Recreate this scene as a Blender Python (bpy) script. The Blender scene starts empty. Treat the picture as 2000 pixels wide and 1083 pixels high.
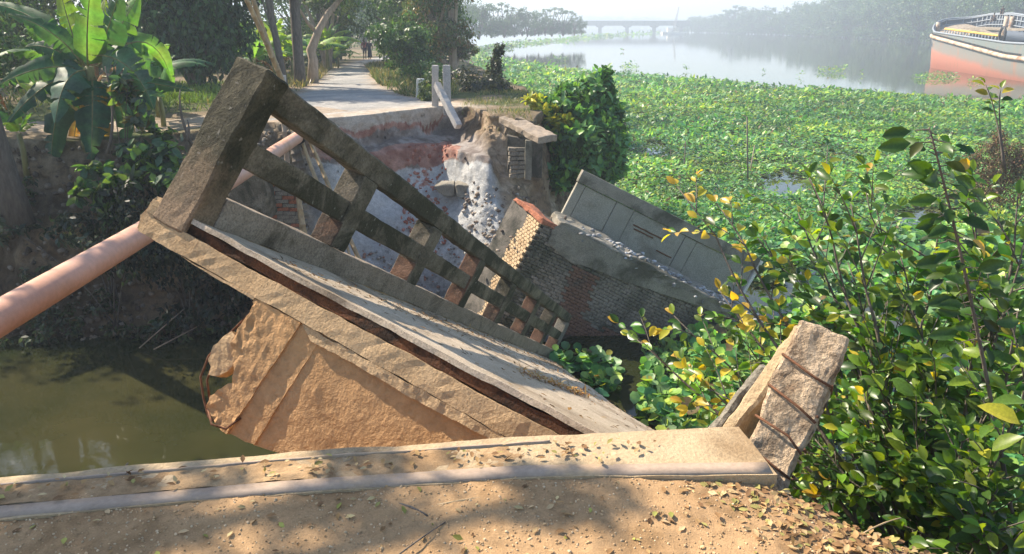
import bpy, bmesh, math, random
import numpy as np
from mathutils import Vector, Matrix, noise as mn, Quaternion
from math import radians as R_
random.seed(11); RNG = np.random.default_rng(11)
S = bpy.context.scene
COL = S.collection
# ------------------------------------------------------------------ camera, world, sun
EYE = 1.6; PITCH = 18.7; FPX = 1455.0
cd = bpy.data.cameras.new('camera'); cam = bpy.data.objects.new('camera', cd); COL.objects.link(cam)
cam.location = (0, 0, EYE); cam.rotation_euler = (R_(90-PITCH), 0, 0)
cd.sensor_width = 36; cd.lens = FPX/2000*36; cd.clip_end = 6000; cd.clip_start = .05
S.camera = cam
SUN = Vector((-.64, .42, .70)).normalized()
w = bpy.data.worlds.new('World'); S.world = w; w.use_nodes = True
nt = w.node_tree; bg = nt.nodes['Background']
sk = nt.nodes.new('ShaderNodeTexSky'); sk.sky_type = 'NISHITA'; sk.sun_disc = False
sk.sun_elevation = math.asin(SUN.z); sk.sun_rotation = math.atan2(SUN.x, SUN.y)
sk.dust_density = .7; sk.air_density = 1.0; sk.ozone_density = 1.0
nt.links.new(sk.outputs[0], bg.inputs[0]); bg.inputs[1].default_value = .11
sd = bpy.data.lights.new('sun', 'SUN'); so = bpy.data.objects.new('sun', sd); COL.objects.link(so)
sd.energy = 5.0; sd.angle = R_(.5); sd.color = (1, .87, .70)
so.rotation_euler = SUN.to_track_quat('Z', 'Y').to_euler(); so.location = SUN*40
S.view_settings.view_transform = 'Standard'; S.view_settings.look = 'None'
S.view_settings.exposure = 1.3; S.view_settings.gamma = 1; S.view_settings.use_curve_mapping = False
S.render.engine = 'CYCLES'
cy = S.cycles
cy.max_bounces = 6; cy.diffuse_bounces = 3; cy.glossy_bounces = 3; cy.transmission_bounces = 3
cy.volume_bounces = 0; cy.transparent_max_bounces = 6; cy.use_denoising = True
cy.sample_clamp_indirect = 6; cy.caustics_reflective = False; cy.caustics_refractive = False
WATER = -4.5; HAZE = .0016
# ------------------------------------------------------------------ helpers
sp, cp = math.sin(R_(PITCH)), math.cos(R_(PITCH))
def ray(px, py):
    yy = (541.5-py)/FPX
    return Vector(((px-1000)/FPX, cp+yy*sp, -sp+yy*cp))
def at(px, py, y):                      # world point y metres ahead of the eye
    r = ray(px, py); return Vector((0, 0, EYE)) + r*(y/r.y)
def on(px, py, z):                      # world point on a level plane
    r = ray(px, py); return Vector((0, 0, EYE)) + r*((z-EYE)/r.z)
def tag(o, label=None, cat=None, group=None, kind=None):
    if label: o['label'] = label
    if cat: o['category'] = cat
    if group: o['group'] = group
    if kind: o['kind'] = kind
    return o
def empty(name, loc=(0, 0, 0), label=None, cat=None, group=None):
    o = bpy.data.objects.new(name, None); COL.objects.link(o); o.location = loc
    o.empty_display_size = .1
    return tag(o, label, cat, group)
def link(name, me, parent=None, loc=None):
    o = bpy.data.objects.new(name, me); COL.objects.link(o)
    if parent is not None: o.parent = parent
    if loc is not None: o.location = loc
    return o
def mesh_np(name, V, F, mat, parent=None, col=None, smooth=True, origin=None):
    """V (n,3) array, F (m,k) array of one polygon size or list of such arrays; col per vertex (n,3)."""
    V = np.asarray(V, dtype=np.float32)
    if origin is not None: V = V-np.array(origin, dtype=np.float32)
    Fs = F if isinstance(F, list) else [F]
    Fs = [np.asarray(f, dtype=np.int32) for f in Fs if len(f)]
    me = bpy.data.meshes.new(name)
    nl = sum(f.size for f in Fs); npoly = sum(len(f) for f in Fs)
    me.vertices.add(len(V)); me.vertices.foreach_set('co', V.ravel())
    me.loops.add(nl); me.loops.foreach_set('vertex_index', np.concatenate([f.ravel() for f in Fs]))
    starts = []; tot = []; s = 0
    for f in Fs:
        k = f.shape[1]; starts.append(s+np.arange(len(f))*k); tot.append(np.full(len(f), k)); s += f.size
    me.polygons.add(npoly)
    me.polygons.foreach_set('loop_start', np.concatenate(starts).astype(np.int32))
    me.polygons.foreach_set('loop_total', np.concatenate(tot).astype(np.int32))
    me.update(calc_edges=True); me.validate(clean_customdata=False)
    if smooth: me.polygons.foreach_set('use_smooth', np.ones(len(me.polygons), dtype=bool))
    if col is not None:
        a = me.color_attributes.new('Col', 'FLOAT_COLOR', 'POINT')
        c = np.ones((len(V), 4), dtype=np.float32); c[:, :3] = col; a.data.foreach_set('color', c.ravel())
    if mat: me.materials.append(mat)
    if name is None: return me
    o = link(name, me, parent)
    if origin is not None and parent is None: o.location = origin
    return o
def bm_obj(name, bm, mat, parent=None, smooth=False, loc=None):
    me = bpy.data.meshes.new(name); bm.normal_update(); bm.to_mesh(me); bm.free()
    if mat: me.materials.append(mat)
    if smooth: me.polygons.foreach_set('use_smooth', np.ones(len(me.polygons), dtype=bool))
    return link(name, me, parent, loc)
def copy_tree(o, parent=None):
    c = o.copy(); COL.objects.link(c)
    if parent is not None: c.parent = parent
    for ch in o.children: copy_tree(ch, c)
    return c
def nz(p, f, s=0): return mn.noise(Vector(p)*f+Vector((s*7.3, s*3.1, s*1.7)))
def rough(bm, amp, freq, step=None, bevel=0, seed=0, big=0, bigf=1.0):
    """cut a closed bmesh into short pieces and roughen it: worn concrete"""
    if bevel:
        bmesh.ops.bevel(bm, geom=list(bm.edges), offset=bevel, segments=1, affect='EDGES', clamp_overlap=True)
    if step:
        xs = [v.co for v in bm.verts]
        for ax in range(3):
            lo = min(c[ax] for c in xs); hi = max(c[ax] for c in xs); n = int((hi-lo)/step[ax])
            for k in range(1, n+1):
                q = lo+(hi-lo)*k/(n+1); co = Vector((0, 0, 0)); co[ax] = q; no = Vector((0, 0, 0)); no[ax] = 1
                bmesh.ops.bisect_plane(bm, geom=list(bm.verts)+list(bm.edges)+list(bm.faces), plane_co=co, plane_no=no)
    for v in bm.verts:
        p = v.co*freq+Vector((seed*3.7, seed, seed*1.3))
        d = mn.noise_vector(p)*amp+mn.noise_vector(p*2.7)*amp*.5
        if big: d += mn.noise_vector(v.co*bigf+Vector((seed, 5, 1)))*big
        v.co += d
    return bm
def box_bm(a, b, bm=None, M=None):
    bm = bm or bmesh.new()
    vs = [bm.verts.new((x, y, z)) for x in (a[0], b[0]) for y in (a[1], b[1]) for z in (a[2], b[2])]
    for f in ((0, 1, 3, 2), (4, 6, 7, 5), (0, 4, 5, 1), (2, 3, 7, 6), (0, 2, 6, 4), (1, 5, 7, 3)):
        bm.faces.new([vs[i] for i in f])
    if M is not None:
        for v in vs: v.co = M @ v.co
    bmesh.ops.recalc_face_normals(bm, faces=bm.faces)
    return bm
def prism_bm(poly, lo, hi, axis=0):
    """poly: list of 2-D points in the two other axes"""
    bm = bmesh.new()
    def mk(p, h):
        c = [0, 0, 0]; c[axis] = h; o = [i for i in range(3) if i != axis]; c[o[0]], c[o[1]] = p; return bm.verts.new(c)
    A = [mk(p, lo) for p in poly]; B = [mk(p, hi) for p in poly]
    bm.faces.new(A); bm.faces.new(B[::-1]); n = len(poly)
    for i in range(n): bm.faces.new((A[i], B[i], B[(i+1) % n], A[(i+1) % n]))
    bmesh.ops.recalc_face_normals(bm, faces=bm.faces)
    return bm
def tube_np(pts, rad, k=8, cap=True, wob=0):
    pts = [Vector(p) for p in pts]; n = len(pts)
    rad = rad if hasattr(rad, '__len__') else [rad]*n
    V = []; up = None
    for i, p in enumerate(pts):
        d = (pts[min(i+1, n-1)]-pts[max(i-1, 0)]).normalized()
        if up is None:
            up = Vector((0, 0, 1)) if abs(d.z) < .9 else Vector((1, 0, 0))
        a = d.cross(up).normalized(); b = a.cross(d).normalized(); up = b
        for j in range(k):
            t = 2*math.pi*j/k; r = rad[i]*(1+(wob*mn.noise(p*3+Vector((j*2.1, i*.7, 0))) if wob else 0))
            V.append(p+a*math.cos(t)*r+b*math.sin(t)*r)
    F = [(i*k+j, i*k+(j+1) % k, (i+1)*k+(j+1) % k, (i+1)*k+j) for i in range(n-1) for j in range(k)]
    out = [np.array(F)]
    if cap: out.append(np.array([list(range(k))[::-1], [(n-1)*k+j for j in range(k)]]))
    return np.array([tuple(v) for v in V]), out
def tube(name, pts, rad, mat, parent=None, k=8, wob=0, origin=None):
    V, F = tube_np(pts, rad, k, True, wob)
    return mesh_np(name, V, F, mat, parent, origin=origin)
def join_np(parts):
    """join a list of (V, [F..], col or None)"""
    Vs = []; Fq = {}; Cs = []; n = 0
    for V, F, C in parts:
        for f in (F if isinstance(F, list) else [F]):
            f = np.asarray(f)
            if len(f): Fq.setdefault(f.shape[1], []).append(f+n)
        Vs.append(V); n += len(V)
        Cs.append(np.broadcast_to(np.asarray(C if C is not None else (.2, .2, .2)), (len(V), 3)))
    return np.concatenate(Vs), [np.concatenate(v) for v in Fq.values()], np.concatenate(Cs)
def curve(p0, p1, p2, n=8, p3=None):
    out = []
    for i in range(n+1):
        t = i/n
        if p3 is None: out.append(p0*(1-t)**2+p1*2*t*(1-t)+p2*t*t)
        else: out.append(p0*(1-t)**3+p1*3*t*(1-t)**2+p2*3*t*t*(1-t)+p3*t**3)
    return out
# numpy value noise
_perm = RNG.random((64, 64, 64)).astype(np.float32)
def vnoise(x, y, z=0.0):
    x = np.asarray(x, dtype=np.float64); y = np.asarray(y, dtype=np.float64); z = np.zeros_like(x)+z
    xi, yi, zi = np.floor(x).astype(int), np.floor(y).astype(int), np.floor(z).astype(int)
    fx, fy, fz = x-xi, y-yi, z-zi
    fx, fy, fz = fx*fx*(3-2*fx), fy*fy*(3-2*fy), fz*fz*(3-2*fz)
    r = 0
    for a in (0, 1):
        for b in (0, 1):
            for c in (0, 1):
                wgt = (fx if a else 1-fx)*(fy if b else 1-fy)*(fz if c else 1-fz)
                r = r+wgt*_perm[(xi+a) % 64, (yi+b) % 64, (zi+c) % 64]
    return r*2-1
def fbm(x, y, z=0.0, o=4):
    s = 0; a = 1; t = 0; f = 1
    for i in range(o): s = s+a*vnoise(x*f+i*11.3, y*f+i*5.7, np.asarray(z)*f+i*3.1); t += a; a *= .5; f *= 2.03
    return s/t
def inside(P, poly):
    x, y = P[:, 0], P[:, 1]; c = np.zeros(len(P), dtype=bool); n = len(poly)
    for i in range(n):
        x1, y1 = poly[i]; x2, y2 = poly[(i+1) % n]
        if y1 == y2: continue
        c ^= ((y1 > y) != (y2 > y)) & (x < (x2-x1)*(y-y1)/(y2-y1)+x1)
    return c
def dist(P, poly, closed=True):
    d = np.full(len(P), 1e9); n = len(poly)
    for i in range(n if closed else n-1):
        a = np.array(poly[i], float); b = np.array(poly[(i+1) % n], float); ab = b-a
        t = np.clip(((P-a)@ab)/max((ab@ab), 1e-9), 0, 1)
        d = np.minimum(d, np.hypot(*(P-a-t[:, None]*ab).T))
    return d
def sstep(a, b, x): t = np.clip((x-a)/(b-a), 0, 1); return t*t*(3-2*t)
def lerp(a, b, t):
    t = np.asarray(t)
    if np.ndim(a) and t.ndim: t = t[:, None]
    return np.asarray(a)*(1-t)+np.asarray(b)*t
# ------------------------------------------------------------------ materials
def newmat(name):
    m = bpy.data.materials.new(name); m.use_nodes = True
    return m, m.node_tree, m.node_tree.nodes['Principled BSDF']
def node(t, ty, **kw):
    n = t.nodes.new(ty)
    for k, v in kw.items():
        if k in n.inputs: n.inputs[k].default_value = v
        else: setattr(n, k, v)
    return n
def noise_n(t, scale, detail=5, rough=.6, coord='Object', stretch=None, dist=0):
    tc = node(t, 'ShaderNodeTexCoord'); mp = node(t, 'ShaderNodeMapping')
    if stretch: mp.inputs['Scale'].default_value = stretch
    n = node(t, 'ShaderNodeTexNoise', Scale=scale, Detail=detail, Roughness=rough, Distortion=dist)
    t.links.new(tc.outputs[coord], mp.inputs[0]); t.links.new(mp.outputs[0], n.inputs['Vector'])
    return n.outputs['Fac']
def ramp(t, fac, stops):
    r = node(t, 'ShaderNodeValToRGB'); e = r.color_ramp.elements
    while len(e) < len(stops): e.new(.5)
    for i, (p, c) in enumerate(stops):
        e[i].position = p; e[i].color = (*c, 1) if len(c) == 3 else c
    t.links.new(fac, r.inputs[0]); return r.outputs[0]
def mixc(t, fac, a, b, mode='MIX'):
    n = node(t, 'ShaderNodeMix', data_type='RGBA', blend_type=mode)
    for i, v in ((0, fac), (6, a), (7, b)):
        if hasattr(v, 'is_output'): t.links.new(v, n.inputs[i])
        else: n.inputs[i].default_value = v if i == 0 else (*v, 1)
    return n.outputs[2]
def bump(t, b, hs, dist_):
    prev = None
    for h, s in hs:
        n = node(t, 'ShaderNodeBump', Strength=s, Distance=dist_)
        t.links.new(h, n.inputs['Height'])
        if prev: t.links.new(prev, n.inputs['Normal'])
        prev = n.outputs[0]
    t.links.new(prev, b.inputs['Normal'])
def concrete(name, c1, c2, stain, stain_pos=.55, scale=6, rough=.9, bs=.6, bd=.02, spots=None, fine=60, fc=(.55, 1.15), low=None):
    m, t, b = newmat(name)
    a = noise_n(t, scale, 6, .65); c = ramp(t, a, [(.3, c1), (.7, c2)])
    s = noise_n(t, scale*.35, 8, .7, dist=.6); sm = ramp(t, s, [(stain_pos-.06, (0, 0, 0)), (stain_pos+.08, (1, 1, 1))])
    c = mixc(t, sm, c, stain)
    f = noise_n(t, fine, 4, .7); fr = ramp(t, f, [(.3, (fc[0],)*3), (.62, (fc[1],)*3)])
    c = mixc(t, 1.0, c, fr, 'MULTIPLY')
    if spots:
        v = noise_n(t, fine*.4, 3, .5); vm = ramp(t, v, [(.66, (0, 0, 0)), (.74, (.8, .8, .8))]); c = mixc(t, vm, c, spots)
    if low:      # cleaner, browner concrete low on the post, blotchy border
        tc2 = node(t, 'ShaderNodeTexCoord'); sx = node(t, 'ShaderNodeSeparateXYZ'); t.links.new(tc2.outputs['Object'], sx.inputs[0])
        ad = node(t, 'ShaderNodeMath', operation='MULTIPLY_ADD'); t.links.new(a, ad.inputs[0]); ad.inputs[1].default_value = .9; t.links.new(sx.outputs[2], ad.inputs[2])
        lm_ = ramp(t, ad.outputs[0], [(.45, (1, 1, 1)), (.85, (0, 0, 0))]); lowc = mixc(t, 1.0, low, fr, 'MULTIPLY'); c = mixc(t, lm_, c, lowc)
    t.links.new(c, b.inputs['Base Color']); b.inputs['Roughness'].default_value = rough
    b.inputs['Specular IOR Level'].default_value = .25
    bump(t, b, [(a, bs*.6), (f, bs)], bd)
    return m
def vcol(name, rough=.95, var=(.75, 1.2), scale=9, bs=.8, bd=.03, fine=45, spec=.15):
    m, t, b = newmat(name)
    at_ = node(t, 'ShaderNodeAttribute', attribute_name='Col')
    a = noise_n(t, scale, 6, .7); r = ramp(t, a, [(.3, (var[0],)*3), (.7, (var[1],)*3)])
    c = mixc(t, 1.0, at_.outputs['Color'], r, 'MULTIPLY')
    f = noise_n(t, fine, 5, .7); r2 = ramp(t, f, [(.3, (var[0],)*3), (.65, (var[1],)*3)]); c = mixc(t, 1.0, c, r2, 'MULTIPLY')
    t.links.new(c, b.inputs['Base Color']); b.inputs['Roughness'].default_value = rough; b.inputs['Specular IOR Level'].default_value = spec
    bump(t, b, [(a, bs), (f, bs)], bd)
    return m
def leafmat(name, rough=.45, trans=.35, spec=.4, tint=(1.25, 1.25, .5)):
    m, t, b = newmat(name)
    at_ = node(t, 'ShaderNodeAttribute', attribute_name='Col')
    n = noise_n(t, 14, 3, .6); r = ramp(t, n, [(.3, (.8,)*3), (.7, (1.2,)*3)])
    c = mixc(t, 1.0, at_.outputs['Color'], r, 'MULTIPLY')
    t.links.new(c, b.inputs['Base Color']); b.inputs['Roughness'].default_value = rough; b.inputs['Specular IOR Level'].default_value = spec
    tr = node(t, 'ShaderNodeBsdfTranslucent'); tc = mixc(t, 1.0, c, tint, 'MULTIPLY')
    t.links.new(tc, tr.inputs[0])
    mx = node(t, 'ShaderNodeMixShader'); mx.inputs[0].default_value = trans
    t.links.new(b.outputs[0], mx.inputs[1]); t.links.new(tr.outputs[0], mx.inputs[2])
    t.links.new(mx.outputs[0], t.nodes['Material Output'].inputs[0])
    return m
def plain(name, c, rough=.7, metal=0, v=.15, scale=20, bs=.2, bd=.01, stretch=None):
    m, t, b = newmat(name)
    n = noise_n(t, scale, 5, .6, stretch=stretch); r = ramp(t, n, [(.3, tuple(x*(1-v) for x in c)), (.7, tuple(min(1, x*(1+v)) for x in c))])
    t.links.new(r, b.inputs['Base Color']); b.inputs['Roughness'].default_value = rough; b.inputs['Metallic'].default_value = metal
    bump(t, b, [(n, bs)], bd)
    return m
M = {}
M['mossy'] = concrete('mossy_concrete', (.15, .125, .09), (.27, .23, .17), (.065, .06, .038), .47, 5, spots=(.28, .27, .22), bs=.9)
M['mossyend'] = concrete('mossy_end_concrete', (.075, .068, .04), (.15, .13, .085), (.035, .035, .02), .47, 5, spots=(.26, .24, .20), bs=.9, low=(.27, .19, .12))
M['redwash'] = concrete('red_washed_concrete', (.16, .085, .052), (.23, .135, .088), (.08, .06, .045), .52, 6, bs=.6)
M['curb'] = concrete('kerb_concrete', (.25, .20, .15), (.38, .31, .24), (.10, .08, .055), .62, 6, bs=.7)
M['tan'] = concrete('tan_concrete', (.40, .265, .14), (.54, .375, .21), (.24, .15, .075), .62, 4, bs=.7, fc=(.72, 1.12))
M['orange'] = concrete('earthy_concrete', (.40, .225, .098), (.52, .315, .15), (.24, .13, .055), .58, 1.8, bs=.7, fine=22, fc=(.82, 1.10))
M['asphalt'] = concrete('rusty_asphalt', (.12, .05, .022), (.26, .10, .04), (.035, .018, .010), .5, 7, bs=1, bd=.03)
M['deck'] = concrete('deck_screed', (.44, .35, .25), (.60, .50, .38), (.28, .21, .14), .56, 2.5, bs=.9, fine=90, bd=.012)
M['slab'] = concrete('approach_concrete', (.36, .265, .155), (.47, .36, .225), (.26, .18, .10), .58, 3.5, bs=.5, fine=60, fc=(.8, 1.1))
M['metal'] = concrete('dusty_steel', (.30, .225, .165), (.37, .285, .215), (.46, .32, .19), .56, 7, rough=.6, bs=.2, bd=.003, fine=50, fc=(.85, 1.08))
M['fresh'] = concrete('broken_concrete', (.42, .31, .20), (.64, .50, .35), (.16, .10, .06), .53, 7, bs=1, bd=.03, fine=50)
M['rust'] = plain('rusty_bar', (.13, .055, .025), .85, .2, .4, 40, .6)
M['pvc'] = concrete('pink_pipe', (.50, .27, .18), (.60, .35, .25), (.44, .24, .14), .60, 1.6, rough=.5, bs=.12, bd=.004, fine=18, fc=(.88, 1.06))
M['black'] = plain('black_rubber', (.02, .02, .02), .6)
M['bamboo'] = plain('dry_bamboo', (.33, .24, .13), .6, 0, .35, 14, .3, stretch=(1, 1, .3))
M['bark'] = plain('dark_bark', (.12, .10, .08), .9, 0, .4, 16, .9, .03, (1, 1, .3))
M['palebark'] = plain('pale_bark', (.34, .26, .19), .85, 0, .3, 12, .7, .02, (1, 1, .3))
M['stem'] = plain('banana_stem', (.18, .17, .06), .6, 0, .5, 8, .3, .01, (1, 1, .3))
M['brick'] = concrete('weathered_brick', (.19, .165, .13), (.32, .28, .23), (.08, .08, .055), .52, 1.1, bs=.8, fine=30)
M['brickred'] = concrete('red_brick', (.30, .11, .06), (.42, .17, .10), (.20, .10, .07), .6, 3, bs=.8, fine=30)
M['bricktan'] = concrete('tan_brick', (.46, .33, .19), (.60, .45, .28), (.30, .2, .11), .62, 3, bs=.8, fine=30)
M['mortar'] = concrete('mortar', (.10, .09, .08), (.20, .18, .15), (.05, .05, .04), .5, 4)
M['greyc'] = concrete('grey_concrete', (.20, .18, .145), (.32, .295, .24), (.10, .095, .07), .54, 2.0, bs=.7)
M['postc'] = concrete('post_concrete', (.36, .35, .34), (.48, .46, .44), (.25, .22, .2), .62, 4)
M['white'] = concrete('whitewash', (.66, .63, .55), (.8, .77, .7), (.45, .38, .28), .62, 6)
M['ground'] = vcol('bank_soil', bs=.9, bd=.05)
M['road'] = vcol('near_soil', scale=25, fine=160, bs=.7, bd=.006, var=(.8, 1.15))
M['rubble'] = vcol('rubble_grey', scale=9, fine=40)
M['leaf'] = leafmat('leaf'); M['gloss'] = leafmat('glossy_leaf', .36, .42, .45, (2.2, 2.0, .35))
M['banana'] = leafmat('banana_leaf', .52, .42, .25, (1.7, 1.7, .45)); M['hy'] = leafmat('hyacinth_leaf', .42, .38, .4, (1.2, 1.3, .5))
M['dry'] = leafmat('dry_leaf', .8, .15, .1, (1.1, 1, .8))
def watermat():
    m, t, b = newmat('river_water')
    b.inputs['Base Color'].default_value = (.052, .055, .018, 1); b.inputs['Roughness'].default_value = .045
    b.inputs['IOR'].default_value = 1.33; b.inputs['Specular IOR Level'].default_value = .5
    a = noise_n(t, .55, 3, .5, stretch=(1, .35, 1)); c = noise_n(t, 4, 2, .5)
    s = noise_n(t, .35, 4, .6)
    r = ramp(t, s, [(.40, (.017, .022, .008)), (.85, (.050, .045, .018))]); t.links.new(r, b.inputs['Base Color'])
    bump(t, b, [(a, .05), (c, .025)], .04)
    return m
M['water'] = watermat()
# ------------------------------------------------------------------ leaf clouds
LEAF4 = (np.array([(0, 0, 0), (-.22, .5, .06), (0, 1, -.05), (.22, .5, .06)], float), [np.array([(0, 3, 2, 1)])])
LEAF6 = (np.array([(0, 0, 0), (-.26, .42, .07), (-.16, .8, .03), (0, 1, -.06), (.16, .8, .03), (.26, .42, .07), (0, .45, 0)], float),
         [np.array([(0, 6, 1), (1, 6, 2), (2, 6, 3), (3, 6, 4), (4, 6, 5), (5, 6, 0)])])
ROUND = (np.array([(0, 0, 0), (-.36, .28, .05), (-.42, .62, .10), (-.2, .93, .06), (.2, .93, .06), (.42, .62, .10), (.36, .28, .05), (0, .55, -.02)], float),
         [np.array([(0, 7, 1), (1, 7, 2), (2, 7, 3), (3, 7, 4), (4, 7, 5), (5, 7, 6), (6, 7, 0)])])
def leaves_np(P, D, Nn, size, C, tmpl=LEAF4):
    """P positions, D directions (leaf axis), Nn rough normals, size (n,), C (n,3)"""
    P = np.asarray(P, float); n = len(P)
    D = D/np.linalg.norm(D, axis=1, keepdims=True).clip(1e-6)
    X = np.cross(D, Nn); X /= np.linalg.norm(X, axis=1, keepdims=True).clip(1e-6); Z = np.cross(X, D)
    T, Fs = tmpl; k = len(T)
    V = P[:, None]+size[:, None, None]*(T[None, :, 0, None]*X[:, None]+T[None, :, 1, None]*D[:, None]+T[None, :, 2, None]*Z[:, None])
    F = [(f[None]+(np.arange(n)*k)[:, None, None]).reshape(-1, f.shape[1]) for f in Fs]
    return V.reshape(-1, 3), F, np.repeat(C, k, axis=0)
def rdirs(n): d = RNG.normal(size=(n, 3)); return d/np.linalg.norm(d, axis=1, keepdims=True)
def cols(n, pal, wts=None, jit=.25):
    pal = np.array(pal); i = RNG.choice(len(pal), n, p=None if wts is None else np.array(wts)/sum(wts))
    return pal[i]*(1+RNG.uniform(-jit, jit, (n, 1)))
GREEN = [(.035, .075, .02), (.05, .11, .03), (.025, .05, .018), (.09, .16, .035)]
def blob_leaves(blobs, n, size, pal, wts=None, hang=.3, tmpl=LEAF4, fill=.35, clump=.5):
    """blobs: (centre, (rx,ry,rz)); leaves in clumps near the surface of each blob, with gaps between clumps"""
    vol = np.array([b[1][0]*b[1][2] for b in blobs]); cnt = (n*vol/vol.sum()).astype(int)
    PP = []; NN = []; CC = []
    for (c, r), m in zip(blobs, cnt):
        if m < 4: continue
        nc = max(3, m//22); cdir = rdirs(nc); rad = (fill+(1-fill)*RNG.random(nc)**.6)
        cc = np.array(c)+cdir*rad[:, None]*np.array(r)
        tone = RNG.uniform(.65, 1.35, nc)
        i = RNG.integers(0, nc, m)
        off = RNG.normal(size=(m, 3))*np.array(r)*clump*.28
        PP.append(cc[i]+off); NN.append(cdir[i]*.7+rdirs(m)*.8+np.array([0, 0, .35])); CC.append(cols(m, pal, wts)*tone[i][:, None])
    P = np.concatenate(PP); N = np.concatenate(NN); C = np.concatenate(CC)
    D = np.cross(N, rdirs(len(P)))+np.array([0, 0, -hang])
    return leaves_np(P, D, N, size*RNG.uniform(.7, 1.3, len(P)), C, tmpl)
def limbs(base, tips, r0, bend=.3, k=7):
    """trunk splitting towards each tip"""
    parts = []
    base = Vector(base)
    for tp, r in tips:
        tp = Vector(tp); mid = base.lerp(tp, .5)+Vector((random.uniform(-1, 1), random.uniform(-1, 1), .3))*bend
        pts = curve(base, Vector((base.x, base.y, mid.z)).lerp(mid, .5), tp, 8)
        parts.append((*tube_np(pts, [r0*(1-i/8)+r*i/8 for i in range(9)], k, True, .25), None))
    return join_np(parts)
def tree(name, label, base, h, r, n, size, pal, wts=None, group=None, trunk_r=.15, lean=(0, 0), nb=9, flat=.7, low=.35, hang=.3, bark='bark', cat='tree', blobs=None, clump=.5):
    base = Vector(base); root = empty(name, base, label, cat, group)
    top = Vector((lean[0], lean[1], h*.62))
    if blobs is None:
        blobs = []
        for i in range(nb):
            a = random.uniform(0, 6.28); rr = r*random.uniform(.1, .72); zz = h*random.uniform(low, .88)
            s = r*random.uniform(.3, .52)
            blobs.append(((lean[0]+math.cos(a)*rr, lean[1]+math.sin(a)*rr, zz), (s, s, s*flat)))
    V, F, C = limbs((0, 0, -.3), [(top, trunk_r*.6)]+[(Vector(b[0]), trunk_r*.18) for b in blobs[:6]], trunk_r, r*.06)
    mesh_np('trunk', V, F, M[bark], root)
    V, F, C = blob_leaves(blobs, n, size, pal, wts, hang, clump=clump)
    mesh_np('crown', V, F, M['leaf'], root, C)
    return root
# ------------------------------------------------------------------ setting: water, banks, road
nxs = 2
mesh_np('river_water', [(-640, -16, WATER), (1840, -16, WATER), (1840, 2570, WATER), (-640, 2570, WATER)], np.array([(0, 1, 2, 3)]), M['water'], smooth=False)['kind'] = 'structure'
TOP = [(-60, 16.0), (-20, 16.3), (-11, 16.2), (-8.5, 16.6), (-6.6, 16.9), (-5.4, 17.3), (-4.35, 18.0), (-3.2, 19.1), (-1.9, 20.9), (-1.1, 20.9), (-.85, 19.8), (-.5, 18.9), (.15, 18.4),
       (.6, 18.5), (.75, 19.5), (.9, 24), (.3, 30), (-1.5, 45), (-5, 70), (-9, 110), (-16, 240), (-30, 330), (-200, 330), (-60, 40)]
WET = [(-60, 13.2), (-20, 13.6), (-10.5, 14.0), (-5.5, 14.3), (-3.6, 15.3), (-1.9, 16.3), (-.9, 15.2), (.8, 13.8), (1.7, 14.6), (1.5, 17.0), (1.6, 20), (2.9, 25), (4.0, 31), (3, 45), (0, 70), (-4, 110),
       (-10, 240), (-24, 345), (-230, 360), (-90, 40)]
def ztop(x, y): return -.5-.0155*np.clip(y-20, 0, 60)-.28*sstep(-5, -9, x)*sstep(30, 18, y)
ROADL = [on(px, py, z) for px, py, z in ((470, 262, -.75), (560, 196, -.55), (580, 182, -.55), (625, 150, -.6), (645, 132, -.75), (670, 123, -.85), (695, 118, -1.05))]
ROADR = [on(px, py, z) for px, py, z in ((880, 205, -.5), (862, 197, -.52), (775, 183, -.55), (737, 160, -.6), (722, 140, -.75), (715, 127, -.85), (735, 117, -1.05))]
far = [(-11.6, 75), (-13.5, 110), (-20, 170), (-26, 250)]
ROAD = [(p.x, p.y) for p in ROADL]+[(a-1.3, b) for a, b in far]+[(a+1.7, b) for a, b in far[::-1]]+[(p.x, p.y) for p in ROADR[::-1]]
ROAD = [(-2.0, 20.95)]+[(-4.3, 18.0)]+ROAD[1:] if False else ROAD
PATH = [(-60, 17.6), (-12, 17.5), (-8, 17.8), (-5.2, 18.3), (-4.2, 19.6), (-7, 22.5), (-9, 19.9), (-12, 19.4), (-60, 19.8)]
TRAIL = [tuple(on(px, py, z)[:2]) for px, py, z in ((215, 300, -1.1), (170, 330, -1.7), (130, 380, -2.3), (105, 440, -3.0), (85, 520, -3.6))]
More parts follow.
